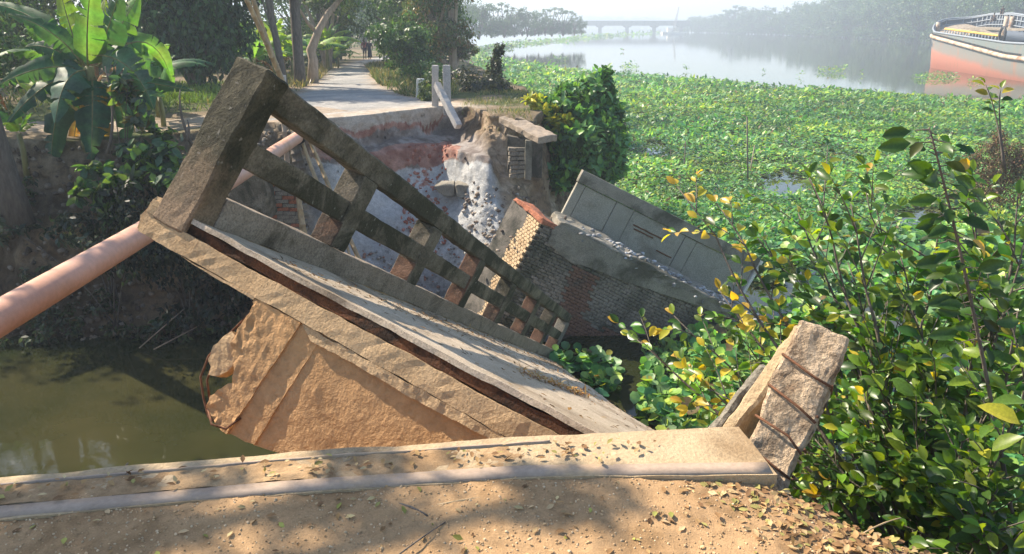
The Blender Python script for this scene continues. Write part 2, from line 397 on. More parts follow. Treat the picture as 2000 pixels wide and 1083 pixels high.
def bank(x, y):
    P = np.stack([x, y], 1)
    wr = sstep(26, 22, y)[:, None]; P = P+wr*np.stack([.16*fbm(x*1.1, y*1.1, 4.0, 2)+.012*vnoise(x*6, y*6, 1.0), .22*fbm(x*1.1, y*1.1, 14.0, 2)+.012*vnoise(x*6, y*6, 5.0)], 1)
    it = inside(P, TOP); iw = inside(P, WET)
    dt = np.where(it, 0, dist(P, TOP)); dw = dist(P, WET)
    t = np.where(it, 0, dt/(dt+dw+1e-6)); t = np.where(iw | it, t, 1)
    wob = fbm(x*.8, y*.8, 0, 4)
    xb = -1.35+(20.5-y)*.34+.15*fbm(x*1.5, y*1.5, 6.0, 3)
    wsl = sstep(-5.0, -4.0, x)*sstep(xb+.2, xb-.2, x)*sstep(23, 20, y)      # sand slump below the road end
    whd = sstep(xb-.2, xb+.2, x)*sstep(21, 19.5, y)                          # brown headland
    tt = np.clip(t+wob*.05*(t > .02)*(1-t), 0, 1)
    p_bank = 1-sstep(0, .75, tt)*.62-tt*.38
    ledge = .10+.12*sstep(-4.2, -1.6, x)
    p_sl = np.interp(tt, [0, .035, .05], [1, .87, .82])
    a = np.clip((tt-.05)/ledge, 0, 1)
    p_sl = np.where(tt > .05, .82-.03*a, p_sl)
    q = np.clip((tt-.05-ledge)/.06, 0, 1); p_sl = p_sl-.15*q*(tt > .05)
    q2 = np.clip((tt-.11-ledge)/(.89-ledge), 0, 1); p_sl = p_sl-(.64*q2**.85)*(tt > .05)
    p_hd = np.interp(tt, [0, .05, .2, .42, .62, 1], [1, .88, .70, .50, .36, 0.02])
    p = p_bank*(1-wsl)*(1-whd)+p_sl*wsl+p_hd*whd*(1-wsl)
    zt = ztop(x, y)-.25*sstep(-.3, .9, x)*sstep(20, 18, y)
    lowz = WATER-.05
    z = lowz+(zt-lowz)*p
    z = np.where(iw | it, z, WATER-.1-np.minimum(dw*.6, 1.5))
    amp = (.10+.10*(x < -5))*(t > .01)*(1-whd*.0)+.012
    gull = np.abs(fbm(x*1.5+y*.3, y*.9, 1.2, 2))
    z = z+amp*fbm(x*1.7, y*1.7, 2, 3)-.12*gull*(t > .06)*(t < .98)*sstep(.06, .2, t)
    z = z+whd*(t > .05)*(t < .97)*(.30*fbm(x*1.3, y*1.3, 8, 3))
    z = z+np.where(t > 0, .0, 0.03*fbm(x*.5, y*.5))
    return z, t, wsl, whd, it, iw
def bank_cols(x, y, z, t, wsl, whd, it, iw):
    n = fbm(x*1.3, y*1.3, z, 4); n2 = fbm(x*6, y*6, z*6, 3); n3 = fbm(x*.35, y*.35, 3.0, 4)
    P = np.stack([x, y], 1)
    mud = lerp((.10, .070, .042), (.30, .225, .14), sstep(-.3, .4, n+n2*.5))
    verge = lerp((.22, .17, .11), (.08, .10, .035), sstep(-.05, .25, n3+n*.4))
    c = np.where((t < .04)[:, None], verge, mud)
    # slump colours: red brick chips over pale sand
    sand = lerp((.40, .41, .41), (.62, .62, .60), sstep(-.5, .5, n+n2*.4))
    red = lerp((.30, .14, .105), (.46, .27, .21), sstep(-.4, .4, n2))
    dirt = lerp((.20, .165, .145), (.38, .34, .31), sstep(-.3, .4, n2+n))
    h = (z-(WATER))/(4.0)
    ledge = .10+.12*sstep(-4.2, -1.6, x)
    cs = dirt.copy()
    cs = np.where(((t < .028))[:, None], red, cs)
    m = sstep(-3.0, -2.4, x)*sstep(-.02, .1, .06-t+n*.02)
    cs = lerp(cs, sand, np.clip(m*(t > .025), 0, 1))
    cs = np.where(((t > .05+ledge*.6+.03*n) & (t < .05+ledge+.035+.03*n2) & (x < -1.35+.2*n))[:, None], red, cs)
    cs = np.where((t > .05+ledge+.035)[:, None], sand, cs)
    chips = (n2 > .30) & (np.abs(x+2.05+.35*fbm(x, y*2, 1.0)-(.3-t)*.3) < .28) & (t > .2) & (t < .62)
    cs = np.where(chips[:, None], red, cs)
    foot = sstep(.55, .9, t+n2*.35)
    cs = lerp(cs, lerp((.12, .115, .11), (.35, .35, .34), sstep(-.2, .4, n2)), foot*.75)
    c = lerp(c, cs, wsl*(t > 0))
    hd = lerp((.28, .20, .125), (.54, .43, .31), sstep(-.3, .5, n+n2*.4))
    hd = lerp(hd, (.14, .11, .09), sstep(.45, .9, t+n2*.2)*.7)
    c = lerp(c, hd, whd*(t > 0.0)*(1-wsl*.8))
    # path and road
    r = inside(P, ROAD); dr = dist(P, ROAD)
    road = lerp((.30, .30, .29), (.44, .42, .39), sstep(-.3, .4, n+n2*.2))
    edge = sstep(.35, 0, dr+n2*.25)
    rc = lerp(road, (.42, .33, .24), edge)
    c = np.where((r & (t < .02))[:, None], rc, c)
    dusty = (~r) & (t < .02)
    c = np.where(dusty[:, None], lerp(c, (.42, .32, .22), sstep(.9, 0, dr+n*.5)), c)
    near = sstep(1.6, .2, dist(P, [(-4.35, 18), (-3.2, 19.1), (-1.9, 20.9)], False)+n*.4)*(t < .02)
    c = lerp(c, lerp((.50, .42, .34), (.60, .54, .46), sstep(-.3, .3, n2)), near*.8)
    pth = inside(P, PATH) & (t < .03); dp = dist(P, PATH)
    c = np.where(pth[:, None], lerp((.34, .27, .20), (.44, .36, .28), sstep(-.3, .3, n+n2*.3)), c)
    dl = dist(P, TRAIL, False); c = lerp(c, (.26, .22, .18), sstep(.45, .12, dl+n*.15)*(x < -5)*(t > 0)*.9)
    up = (x < -5.2)*sstep(.40, .05, t+n*.2)*(t > 0); c = lerp(c, lerp((.20, .15, .10), (.34, .28, .20), sstep(-.3, .4, n2)), up*.8)
    wet = sstep(WATER+.28, WATER+.02, z); c = c*(1-.5*wet[:, None])
    return c
def grid_bank(name, xs, ys, mat, skip=None, refine=0, amp=.0):
    X, Y = np.meshgrid(xs, ys); x, y = X.ravel(), Y.ravel()
    z, t, a, b, it, iw = bank(x, y)
    nx, ny = len(xs), len(ys)
    idx = np.arange(nx*ny).reshape(ny, nx)
    F = np.stack([idx[:-1, :-1], idx[:-1, 1:], idx[1:, 1:], idx[1:, :-1]], -1).reshape(-1, 4)
    if skip is not None: F = F[~skip(x[F].mean(1), y[F].mean(1))]
    F = F[(z[F].max(1) > WATER-.4)]
    V = np.stack([x, y, z], 1)
    if refine:                     # more faces where the bank is steep, so that it can crumble sideways
        o = mesh_np('tmp', V, F, None); me = o.data; bpy.data.objects.remove(o)
        bm = bmesh.new(); bm.from_mesh(me); bpy.data.meshes.remove(me)
        bmesh.ops.delete(bm, geom=[v for v in bm.verts if not v.link_faces], context='VERTS')
        bmesh.ops.triangulate(bm, faces=bm.faces[:])
        for _ in range(3):
            es = [e for e in bm.edges if e.calc_length() > refine]
            if not es: break
            bmesh.ops.subdivide_edges(bm, edges=es, cuts=1); bmesh.ops.triangulate(bm, faces=bm.faces[:])
        bm.normal_update(); bm.verts.index_update()
        V = np.array([tuple(v.co) for v in bm.verts]); N = np.array([tuple(v.normal) for v in bm.verts]); F = np.array([[v.index for v in f.verts] for f in bm.faces]); bm.free()
        x, y = V[:, 0], V[:, 1]; z0, t, a, b, it, iw = bank(x, y); z = V[:, 2]
    c = bank_cols(x, y, z, t, a, b, it, iw)
    if refine:
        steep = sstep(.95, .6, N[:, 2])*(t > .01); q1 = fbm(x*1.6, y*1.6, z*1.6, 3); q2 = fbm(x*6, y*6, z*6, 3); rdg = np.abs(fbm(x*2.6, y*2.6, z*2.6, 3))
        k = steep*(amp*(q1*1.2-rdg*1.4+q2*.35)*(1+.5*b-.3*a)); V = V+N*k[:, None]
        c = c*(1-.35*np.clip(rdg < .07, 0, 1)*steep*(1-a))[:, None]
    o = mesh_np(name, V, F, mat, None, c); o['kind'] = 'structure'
    return o
def gz(x, y): return float(bank(np.array([float(x)]), np.array([float(y)]))[0][0])
NB = (-14.0, 5.0, 13.6, 25.0)
FP = (-5.02, 2.05, 14.72, 21.86)
grid_bank('far_bank_ground', np.linspace(NB[0], NB[1], 281), np.linspace(NB[2], NB[3], 170), M['ground'], lambda x, y: (x > FP[0]+.15) & (x < FP[1]-.15) & (y > FP[2]+.15) & (y < FP[3]-.15), .13, .16)
grid_bank('slump_ground', np.arange(FP[0], FP[1], .045), np.arange(FP[2], FP[3], .045), M['ground'], None, .07, .08)
yy_ = np.concatenate([np.arange(13.2, 40, .5), np.arange(40, 120, 2), np.arange(120, 340, 8)])
xx_ = np.concatenate([np.arange(-120, -40, 8), np.arange(-40, 8, .5)])
yy_ = np.unique(np.round(np.append(yy_, [25.0]), 3)); xx_ = np.unique(np.append(xx_, [-14.0, 5.0]))
grid_bank('far_land_ground', xx_, yy_, M['ground'], lambda x, y: (x > NB[0]) & (x < NB[1]) & (y < NB[3]) & (y > NB[2]-.5))
# low banks under the distant trees
def shore(name, pts, width, h=1.2):
    V = []; n = len(pts)
    for i, (x, y) in enumerate(pts):
        V += [(x, y, WATER-.3), (x+width*.05, y+width*.08, WATER+h), (x+width, y+width, WATER+h+.5)]
    F = [(3*i+k, 3*i+3+k, 3*i+4+k, 3*i+1+k) for i in range(n-1) for k in (0, 1)]
    mesh_np(name, V, np.array(F), M['ground'], None, np.tile((.06, .085, .035), (len(V), 1)))['kind'] = 'structure'
SHR = [(on(px, py, WATER).x, on(px, py, WATER).y) for px, py in ((1300, 60.5), (1380, 62.5), (1480, 64), (1600, 66), (1700, 68), (1800, 71), (1900, 75), (2050, 82), (2300, 92), (2700, 105))]
shore('right_shore_ground', SHR, 120)
# near approach ground
EDGE = [(-15, 2.38), (-1.9, 2.36), (.94, 2.42), (1.0, 2.36), (1.11, 2.30), (1.28, 2.19), (1.42, 2.10), (1.56, 1.99), (1.9, 1.7), (2.6, 1.1), (4.5, 0)]
NEA = [(-3.2, 1.87), (-1.73, 2.095), (-.85, 2.235), (0, 2.335), (.3, 2.345), (.975, 2.36)]
def near_h(x, y):
    ey = np.interp(x, [e[0] for e in EDGE], [e[1] for e in EDGE])
    d = ey-y+.035*fbm(x*6, y*6, 0, 3)*(x > .9)
    z = .010*fbm(x*5, y*5, 1, 4)+.0055*fbm(x*34, y*34, 2, 3)+.030*sstep(.40, .02, np.interp(x, [p[0] for p in NEA], [p[1] for p in NEA])-y)*sstep(1.0, .35, x)-.10*sstep(.75, 1.5, x)*sstep(.55, 0, d)
    drop = np.clip(-d, 0, 10)
    z = z-np.where(x > .9, np.minimum(drop*2.4, 5), 0)-.05*sstep(.06, -.02, d)*(x > .95)
    return z, d
def near_c(x, y, d):
    n = fbm(x*3, y*3, 0, 4); n2 = fbm(x*20, y*20, 0, 3)
    c = lerp((.27, .168, .083), (.395, .253, .132), sstep(-.4, .4, n+n2*.5))
    c = lerp(c, (.27, .17, .11), sstep(.35, .0, d+n*.15)*sstep(.7, 1.1, x)*.8)
    return lerp(c, (.13, .10, .06), sstep(0, -.15, d))
def near_grid(name, xs, ys, skip=None):
    X, Y = np.meshgrid(xs, ys); x, y = X.ravel(), Y.ravel(); z, d = near_h(x, y)
    idx = np.arange(x.size).reshape(len(ys), len(xs))
    F = np.stack([idx[:-1, :-1], idx[:-1, 1:], idx[1:, 1:], idx[1:, :-1]], -1).reshape(-1, 4)
    if skip is not None: F = F[~skip(x[F].mean(1), y[F].mean(1))]
    fx, fy = x[F].mean(1), y[F].mean(1)
    F = F[~((fx < .92) & (fy > np.interp(fx, [-15]+[p[0] for p in NEA], [.32]+[p[1] for p in NEA])+.05))]
    mesh_np(name, np.stack([x, y, z], 1), F, M['road'], None, near_c(x, y, d))['kind'] = 'structure'
near_grid('approach_ground', np.arange(-2.4, 2.6001, .0125), np.arange(1.7, 2.9, .0125))
near_grid('approach_road_ground', np.concatenate([np.arange(-15, -2.4, .3), np.arange(-2.4, 2.6, .1), np.arange(2.6, 9, .3)]), np.concatenate([np.arange(-8, 1.7, .3), np.arange(1.7, 6, .1)]),
          lambda x, y: (x > -2.4) & (x < 2.6) & (y > 1.7) & (y < 2.88))
# abutment face below the approach
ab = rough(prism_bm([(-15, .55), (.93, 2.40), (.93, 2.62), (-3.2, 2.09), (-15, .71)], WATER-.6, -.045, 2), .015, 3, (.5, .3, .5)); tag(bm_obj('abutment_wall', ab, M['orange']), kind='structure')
for nm, sx in (('side_bank_ground', 1),):
    pass
# ------------------------------------------------------------------ approach slab with steel edge
SL = empty('approach_slab', (0, 0, 0), 'sandy concrete edge slab with a flat steel strip, laid across the near side', 'concrete slab')
fe = [(-6, 1.82), (-3.2, 2.17), (-1.9, 2.335), (-.85, 2.51), (0, 2.62), (.93, 2.71)]
ne = [(.975, 2.36), (.3, 2.345), (0, 2.335), (-.85, 2.235), (-1.73, 2.095), (-3.2, 1.87), (-6, 1.50)]
zt_ = .035
bm = prism_bm([(x, y) for x, y in fe+ne], -.26, zt_, 2); rough(bm, .004, 9, (.06, .06, .3), 0, 3, .006, 4); bm_obj('concrete_body', bm, M['slab'], SL)
def strip(name, a, b, hw, z0, z1, mat, n=60, wob=.0015, x0=-3.2, x1=.9):
    V = []; 
    for i in range(n+1):
        x = x0+(x1-x0)*i/n
        y = np.interp(x, [p[0] for p in a], [p[1] for p in a])+b
        w_ = wob*mn.noise((x*9, 0, 3)); h_ = wob*1.5*mn.noise((x*4, 2, 3))
        V += [(x, y-hw+w_, z0), (x, y-hw+w_, z1+h_), (x, y+hw+w_, z1+h_), (x, y+hw+w_, z0)]
    F = [(4*i+k, 4*i+4+k, 4*i+5+k, 4*i+1+k) for i in range(n) for k in range(3)]
    F += [(0, 1, 2, 3), (4*n+3, 4*n+2, 4*n+1, 4*n)]
    mesh_np(name, V, np.array(F), mat, SL, smooth=False)
nea = sorted(ne)
strip('steel_strip', nea, .042, .034, .02, .0395, M['metal'], x1=.958)
strip('raised_rim', fe, -.055, .005, .02, .043, M['metal'], 120, .004, x1=.15)
# soil trodden onto the slab between rim and strip
xs = np.arange(-3.1, .55, .012); rows = 26; V = []; 
for x in xs:
    y0 = np.interp(x, [p[0] for p in nea], [p[1] for p in nea])+.078; y1 = np.interp(x, [p[0] for p in fe], [p[1] for p in fe])-.066
    for k in range(rows): V.append((x, y0+(y1-y0)*k/(rows-1), 0))
V = np.array(V); fade = sstep(.45, -.35, V[:, 0]+.15*fbm(V[:, 0]*3, V[:, 1]*9))
V[:, 2] = zt_-.008+.012*fade+.006*fbm(V[:, 0]*35, V[:, 1]*35, 0, 3)*fade+.007*fbm(V[:, 0]*6, V[:, 1]*6, 0, 3)*fade
idx = np.arange(len(V)).reshape(len(xs), rows); F = np.stack([idx[:-1, :-1], idx[1:, :-1], idx[1:, 1:], idx[:-1, 1:]], -1).reshape(-1, 4)
tag(mesh_np('soil_layer', V, F, M['road'], None, lerp((.275, .175, .09), (.41, .275, .15), sstep(-.4, .4, fbm(V[:, 0]*9, V[:, 1]*9, 0, 4)))),
    'thin trodden soil lying on the slab between rim and steel strip', 'soil', kind='stuff')
# ------------------------------------------------------------------ the fallen bridge span
BR = Matrix(((.2377, -.8619, .4480), (.8472, .4096, .3385), (-.4752, .2990, .8275)))   # along, leftwards across, deck normal
q = BR.to_quaternion(); q.normalize()
SPN = empty('fallen_bridge_span', (-1.8118, 4.0895, .5660), 'collapsed concrete bridge span tipped into the water with its ladder-like railing', 'bridge span')
SPN.rotation_mode = 'QUATERNION'; SPN.rotation_quaternion = q
def bpart(name, bm, mat, **kw): return bm_obj(name, bm, mat, SPN)
LEN = 10.95
# slab with cantilever lip (polygon in v,w), extruded along u
def ribbon(poly_uv, w0, w1):   # plan polygon (u,v) extruded in w
    return prism_bm(poly_uv, w0, w1, 2)
plan = [(0, -.29), (0, 3.9), (1.2, 3.6), (2.0, 3.15), (3.08, 2.72), (4.4, 2.15), (5.6, 1.75), (7.0, 1.22), (8.3, .85), (9.6, .42), (10.95, .05), (10.95, -.29)]
bm = ribbon([(u if u > 0 else .0, v) for u, v in plan], -.21, -.09); rough(bm, .006, 6, (.12, .05, .04), 0, 1, .010, 2)
for v in bm.verts: v.co += mn.noise_vector(v.co*26)*.005
bpart('deck_slab', bm, M['tan'])
bm = ribbon([(.0, -.29), (0, -.0), (10.95, -.0), (10.95, -.29)], -.088, .002); rough(bm, .010, 7, (.12, .1, .1), 0, 2, .012, 2); bpart('edge_beam', bm, M['tan'])
inn = [(u, v-.02) for u, v in plan[1:-1]]
bm = ribbon([(.022, .004)]+[(.022, inn[0][1])]+inn[1:]+[(10.9, .004)], -.086, -.032); rough(bm, .010, 9, (.10, .12, .06), 0, 4); bpart('asphalt_layer', bm, M['asphalt'])
bm = ribbon([(.012, .006)]+[(.012, inn[0][1])]+inn[1:]+[(10.92, .006)], -.030, 0); rough(bm, .006, 8, (.07, .07, .05), 0, 5, .012, 1.6); bpart('deck_surface', bm, M['deck'])
# debris and dry leaves on the deck
def on_deck(n, fn):
    out = []
    while len(out) < n:
        u = random.uniform(.1, 10.5); v = random.uniform(.05, 3.4)
        lim = np.interp(u, [p[0] for p in plan[1:-1]], [p[1] for p in plan[1:-1]])
        if v < lim-.03 and random.random() < fn(u, v): out.append((u, v))
    return out
# end diaphragm, girder and broken edge (v,w polygon)
dia = [(.60, -.212), (.62, -.30), (.585, -.42), (.60, -.50), (.66, -.55), (.70, -.60), (.72, -.66), (.68, -.72), (.64, -.79), (.65, -.85), (.72, -.88), (.80, -.905), (.9, -.90), (1.0, -.88), (1.10, -.86), (1.25, -.83), (3.6, -.86), (3.6, -.212)]
L_ = [p for p in dia if p[0] <= .93]; L_ = [(.60, -.212), (.62, -.30), (.585, -.42), (.60, -.50), (.66, -.55), (.70, -.60), (.72, -.66), (.68, -.72), (.64, -.79), (.65, -.85), (.72, -.88), (.80, -.905), (.84, -.90), (.92, -.212)]
bm = prism_bm(L_, .0, .30, 0); rough(bm, .006, 9, (.07, .025, .025), 0, 6, .008, 3)
for v in bm.verts: v.co += mn.noise_vector(v.co*30)*(.014 if v.co.y < .72 or v.co.z < -.82 else .004)
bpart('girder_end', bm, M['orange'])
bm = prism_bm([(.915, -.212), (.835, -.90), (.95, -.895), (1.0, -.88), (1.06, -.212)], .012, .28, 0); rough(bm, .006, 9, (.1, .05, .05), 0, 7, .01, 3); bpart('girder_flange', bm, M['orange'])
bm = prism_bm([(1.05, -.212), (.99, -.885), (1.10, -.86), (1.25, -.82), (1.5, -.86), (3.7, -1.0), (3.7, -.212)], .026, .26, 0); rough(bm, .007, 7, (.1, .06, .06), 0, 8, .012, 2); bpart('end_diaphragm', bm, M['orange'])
bm = prism_bm([(.93, -.215), (1.02, -.275), (1.3, -.262), (1.7, -.27), (2.2, -.255), (3.6, -.26), (3.6, -.215)], .002, .07, 0); rough(bm, .007, 8, (.1, .03, .02), 0, 9, .010, 2)
for v in bm.verts: v.co += mn.noise_vector(v.co*32)*.005
bpart('haunch', bm, M['tan'])
bm = prism_bm([(.05, -.212), (.60, -.212), (.60, -.23), (.3, -.225)], .0, .5, 0); rough(bm, .006, 8, (.1, .05, .05), 0, 3); bpart('soffit_scab', bm, M['tan'])
for g in (1.9, 3.1):
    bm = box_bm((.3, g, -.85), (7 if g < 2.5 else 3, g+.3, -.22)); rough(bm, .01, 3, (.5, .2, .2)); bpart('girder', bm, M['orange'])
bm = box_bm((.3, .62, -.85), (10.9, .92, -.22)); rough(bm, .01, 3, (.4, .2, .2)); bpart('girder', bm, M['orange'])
# broken lump hanging on its bars
bm = prism_bm([(.545, -.44), (.60, -.46), (.665, -.58), (.64, -.64), (.60, -.69), (.555, -.70), (.535, -.66), (.50, -.63), (.50, -.55)], .03, .12, 0); rough(bm, .010, 14, (.04, .03, .03), 0, 12); bpart('hanging_lump', bm, M['tan'])
def ub(*p): return [Vector(x) for x in p]
for pts in (ub((.05, .61, -.25), (.045, .56, -.40), (.05, .52, -.50), (.05, .485, -.62), (.05, .50, -.74), (.06, .57, -.83), (.05, .66, -.90), (.04, .75, -.90)),
            ub((.10, .63, -.25), (.09, .58, -.38), (.09, .55, -.50), (.09, .50, -.62), (.09, .52, -.75), (.09, .60, -.84)),
            ub((.01, .66, -.85), (-.02, .74, -.90), (-.02, .83, -.88), (.01, .86, -.80))):
    tube('reinforcing_bar', pts, .0065, M['rust'], SPN, 6)
# parapet: end post, kerb, rails, posts
bm = box_bm((-.006, -.245, -.10), (.21, .0, .955)); rough(bm, .008, 8, (.05, .06, .06), .012, 20, .012, 3); bpart('end_post', bm, M['mossyend'])
bm = prism_bm([(-.30, -.20), (-.33, -.12), (-.29, .02), (-.245, .03), (-.20, -.02), (-.20, -.2)], .01, .2, 0)
rough(bm, .012, 12, (.05, .03, .03), 0, 21); bpart('broken_corner', bm, M['tan'])
bm = box_bm((.205, -.20, .003), (10.9, .004, .188)); rough(bm, .006, 8, (.09, .06, .06), .006, 22, .008, 2); bpart('kerb', bm, M['curb'])
bm = box_bm((.2, -.135, .39), (10.8, -.012, .56)); rough(bm, .006, 8, (.10, .06, .06), .008, 23, .008, 1.5); bpart('middle_rail', bm, M['mossy'])
bm = box_bm((.2, -.19, .775), (10.85, -.006, .952)); rough(bm, .007, 8, (.09, .06, .06), .012, 24, .008, 1.5); bpart('top_rail', bm, M['mossy'])
edges_u = [1.475, 3.03, 4.61, 6.21, 7.83, 9.30, 10.66]
pm = None
for i, u in enumerate(edges_u):
    bm = box_bm((u, -.195, .185), (u+.235, .008, .778)); rough(bm, .006, 8, (.08, .07, .07), .008, 30+i, .006, 2)
    bm.normal_update()
    for f in bm.faces:
        c_ = f.calc_center_median()
        if f.normal.x < -.7 and (c_.z < .40 or i in (2, 4)): f.material_index = 1
    o = bpart('railing_post', bm, M['mossy'] if i != 6 else M['greyc']); o.data.materials.append(M['redwash'])
# loose grit and leaves on the deck
pts = on_deck(1500, lambda u, v: .12+.9*math.exp(-((v-.55-.12*math.sin(u))/.18)**2)+.3*(u > 3))
P = np.array([(u, v, .006+random.random()*.006) for u, v in pts]); n = len(P)
V, F, C = leaves_np(P, np.stack([RNG.normal(size=n), RNG.normal(size=n), .15*RNG.normal(size=n)], 1), np.tile((0, 0, 1.), (n, 1)), RNG.uniform(.02, .055, n), cols(n, [(.30, .17, .06), (.14, .09, .05), (.34, .24, .12)]))
o = mesh_np('dry_litter', V, F, M['dry'], SPN, C); o['kind'] = 'stuff'
n = 420; tt_ = RNG.random(n); P = np.stack([1.55+tt_*1.35+RNG.normal(0, .16, n), 1.75+tt_*.28+RNG.normal(0, .035, n), .01+.02*RNG.random(n)], 1)
V, F, C = leaves_np(P, np.stack([RNG.normal(1, .7, n), RNG.normal(0, .6, n), .25*RNG.normal(size=n)], 1), np.tile((0, 0, 1.), (n, 1)), RNG.uniform(.04, .11, n), cols(n, [(.50, .26, .07), (.42, .30, .12), (.36, .16, .05)]), (LEAF4[0]*np.array([.35, 1, 1]), LEAF4[1]))
o = mesh_np('orange_straw', V, F, M['dry'], SPN, C); o['kind'] = 'stuff'
for ch in SPN.children:                # pieces above are measured rightwards across the deck: turn them over to the leftward axis
    ch.data.transform(Matrix.Diagonal((1, -1, 1, 1))); ch.data.flip_normals()
# ------------------------------------------------------------------ pipe
PA = at(-330, 802, 3.7); PB = at(584, 267, 15.0)
d0 = ray(0, 610).normalized()
p0 = Vector((0, 0, EYE))+ray(0, 610)*5.05; pe = at(584, 267, 15.2)
p00 = p0+(p0-pe).normalized()*3.2
PIPE = empty('water_pipe', p00, 'long pinkish plastic pipe sloping across the creek up to the far bank', 'pipe')
dirp = (pe-p00); ln = dirp.length
pts = [p00+dirp*i/40-p00+Vector((0, 0, -.05*math.sin(math.pi*i/40))) for i in range(41)]
tube('pipe_barrel', pts, .118, M['pvc'], PIPE, 28)
tube('end_collar', [dirp*.985, dirp*1.012], .150, M['black'], PIPE, 20)
for k in range(14):
    t_ = .30+.012*k+random.uniform(0, .01); c = dirp*t_; a = random.uniform(-2.2, -.9)
    s_ = c+Vector((.05*math.cos(a), -.06, -.112)); 
    tube('grass_wisp', [s_, s_+Vector((random.uniform(-.06, .03), -.02, random.uniform(-.10, -.03)))], [.004, .001], M['bamboo'], PIPE, 4)
# ------------------------------------------------------------------ bamboo frame and timbers on the far bank
def bamboo(label, a, b, r=.04, name='bamboo_pole', cat='bamboo pole', group='bamboo poles of the pipe frame', mat='bamboo'):
    a = Vector(a); b = Vector(b); n = max(4, int((b-a).length/.28)); pts = []; rad = []
    side = Vector((random.uniform(-1, 1), random.uniform(-1, 1), 0))*.03
    for i in range(n+1):
        t = i/n; c = a.lerp(b, t)+side*math.sin(t*3.1)
        for dt, rr in ((-.012, 1), (0, 1.18), (.012, 1)):
            pts.append(c+(b-a).normalized()*dt); rad.append(r*rr*(1-.25*t))
    V, F = tube_np(pts, rad, 8, True, .1)
    o = mesh_np(name, V, F, M[mat], None, None, True, tuple(a)); tag(o, label, cat, group); return o
def shoot(a, b, n=3):
    return at(*a), at(*b)
bamboo('tall leaning bamboo pole beside the road end, outer of the crossing pair', at(562, 185, 15.6), at(470, -25, 14.6), .055)
bamboo('tall leaning bamboo pole beside the road end, upper of the crossing pair', at(560, 180, 15.9), at(488, -20, 15.4), .06)
bamboo('thin bamboo prop below the black pipe collar, first of two', at(628, 378, 15.0), at(584, 255, 15.5), .045)
bamboo('thin bamboo prop below the black pipe collar, second of two', at(645, 372, 15.2), at(593, 250, 15.7), .045)
bamboo('green-brown bamboo stake standing beside the broken brick pier', at(596, 470, 14.9), at(580, 352, 15.3), .07)
bamboo('bamboo prop seen under the lower rail, steeper one', at(712, 530, 15.2), at(672, 440, 15.6), .055)
bamboo('bamboo prop seen under the lower rail, thinner one', at(690, 520, 15.0), at(668, 452, 15.6), .035)
bamboo('dark timber stump holding up the pipe end', at(590, 345, 15.3), at(576, 285, 15.35), .13, 'timber_stump', 'timber stump', None, 'bark')
bamboo('squared weathered timber stake behind the pipe end', at(562, 345, 15.6), at(552, 228, 15.6), .06, 'timber_stake', 'timber stake', None, 'palebark')
def box_thing(name, label, cat, a, b, wx, wy, mat, amp=.008, group=None, tw=0, seed=0, name2=None):
    """a worn four-sided post from point a up to point b"""
    a = Vector(a); b = Vector(b); L = (b-a).length
    bm = box_bm((-wx/2, -wy/2, 0), (wx/2, wy/2, L)); rough(bm, amp, 8, (wx/2.2, wy/2.2, .12), min(wx, wy)*.06, seed, amp)
    o = bm_obj(name, bm, M[mat]); o.location = a
    o.rotation_mode = 'QUATERNION'; o.rotation_quaternion = (b-a).to_track_quat('Z', 'Y') @ Quaternion((0, 0, 1), tw)
    return tag(o, label, cat, group)
box_thing('concrete_post', 'upright grey square post nearest the leaning one at the road end', 'post', at(850, 222, 20.9), at(850, 128, 20.9), .17, .17, 'postc', seed=1)
box_thing('concrete_post', 'pale upright square post standing outermost beside the dark shrub', 'post', at(874, 225, 20.4), at(872, 128, 20.4), .19, .19, 'postc', seed=2)
box_thing('concrete_post', 'fallen grey post leaning from the road edge down the cut', 'post', at(896, 248, 19.6), at(853, 165, 20.5), .17, .17, 'postc', seed=3)
box_thing('steel_post', 'short pale post beside the leaning bamboo at the road end', 'post', at(553, 195, 17.6), at(553, 147, 17.6), .11, .11, 'postc', seed=4)
ms = box_thing('milestone', 'short whitewashed marker pillar on the grassy verge', 'marker', at(820, 192, 23.5), at(821, 154, 23.5), .26, .22, 'white', seed=5)
box_thing('marker_stone', 'small pale roadside stone far up the road, nearer of two', 'marker', at(770, 118, 52), at(770, 97, 52), .22, .2, 'white', seed=6)
box_thing('marker_stone', 'small pale roadside stone far up the road, thinner one behind', 'marker', at(778, 117, 54), at(778, 94, 54), .2, .2, 'white', seed=7)
# broken concrete lump and brick pier below the pipe
def chunk(name, label, cat, px, py, y, pts, depth, mat, amp=.03, group=None, step=.12, parent=None):
    """outline seen from the bank, built as a solid with real depth"""
    o0 = at(px, py, y); P = [at(a, b, y)-o0 for a, b in pts]
    bm = bmesh.new(); A = [bm.verts.new(p) for p in P]; B = [bm.verts.new(p*.96+Vector((0, depth, .02))) for p in P]
    bm.faces.new(A); bm.faces.new(B[::-1]); n = len(P)
    for i in range(n): bm.faces.new((A[i], B[i], B[(i+1) % n], A[(i+1) % n]))
    bmesh.ops.recalc_face_normals(bm, faces=bm.faces)
    rough(bm, amp, 3.5, (step, step, step), .02, random.randint(0, 50), amp)
    o = bm_obj(name, bm, M[mat], parent); o.location = o0
    return tag(o, label, cat, group) if label else o
chunk('concrete_lump', 'dark mossy slab of broken concrete seen through the lower railing gap', 'concrete lump', 480, 400, 14.8, [(462, 345), (510, 340), (520, 380), (528, 430), (500, 440), (440, 400), (448, 372)], .7, 'mossy', .03)
BRK = {}
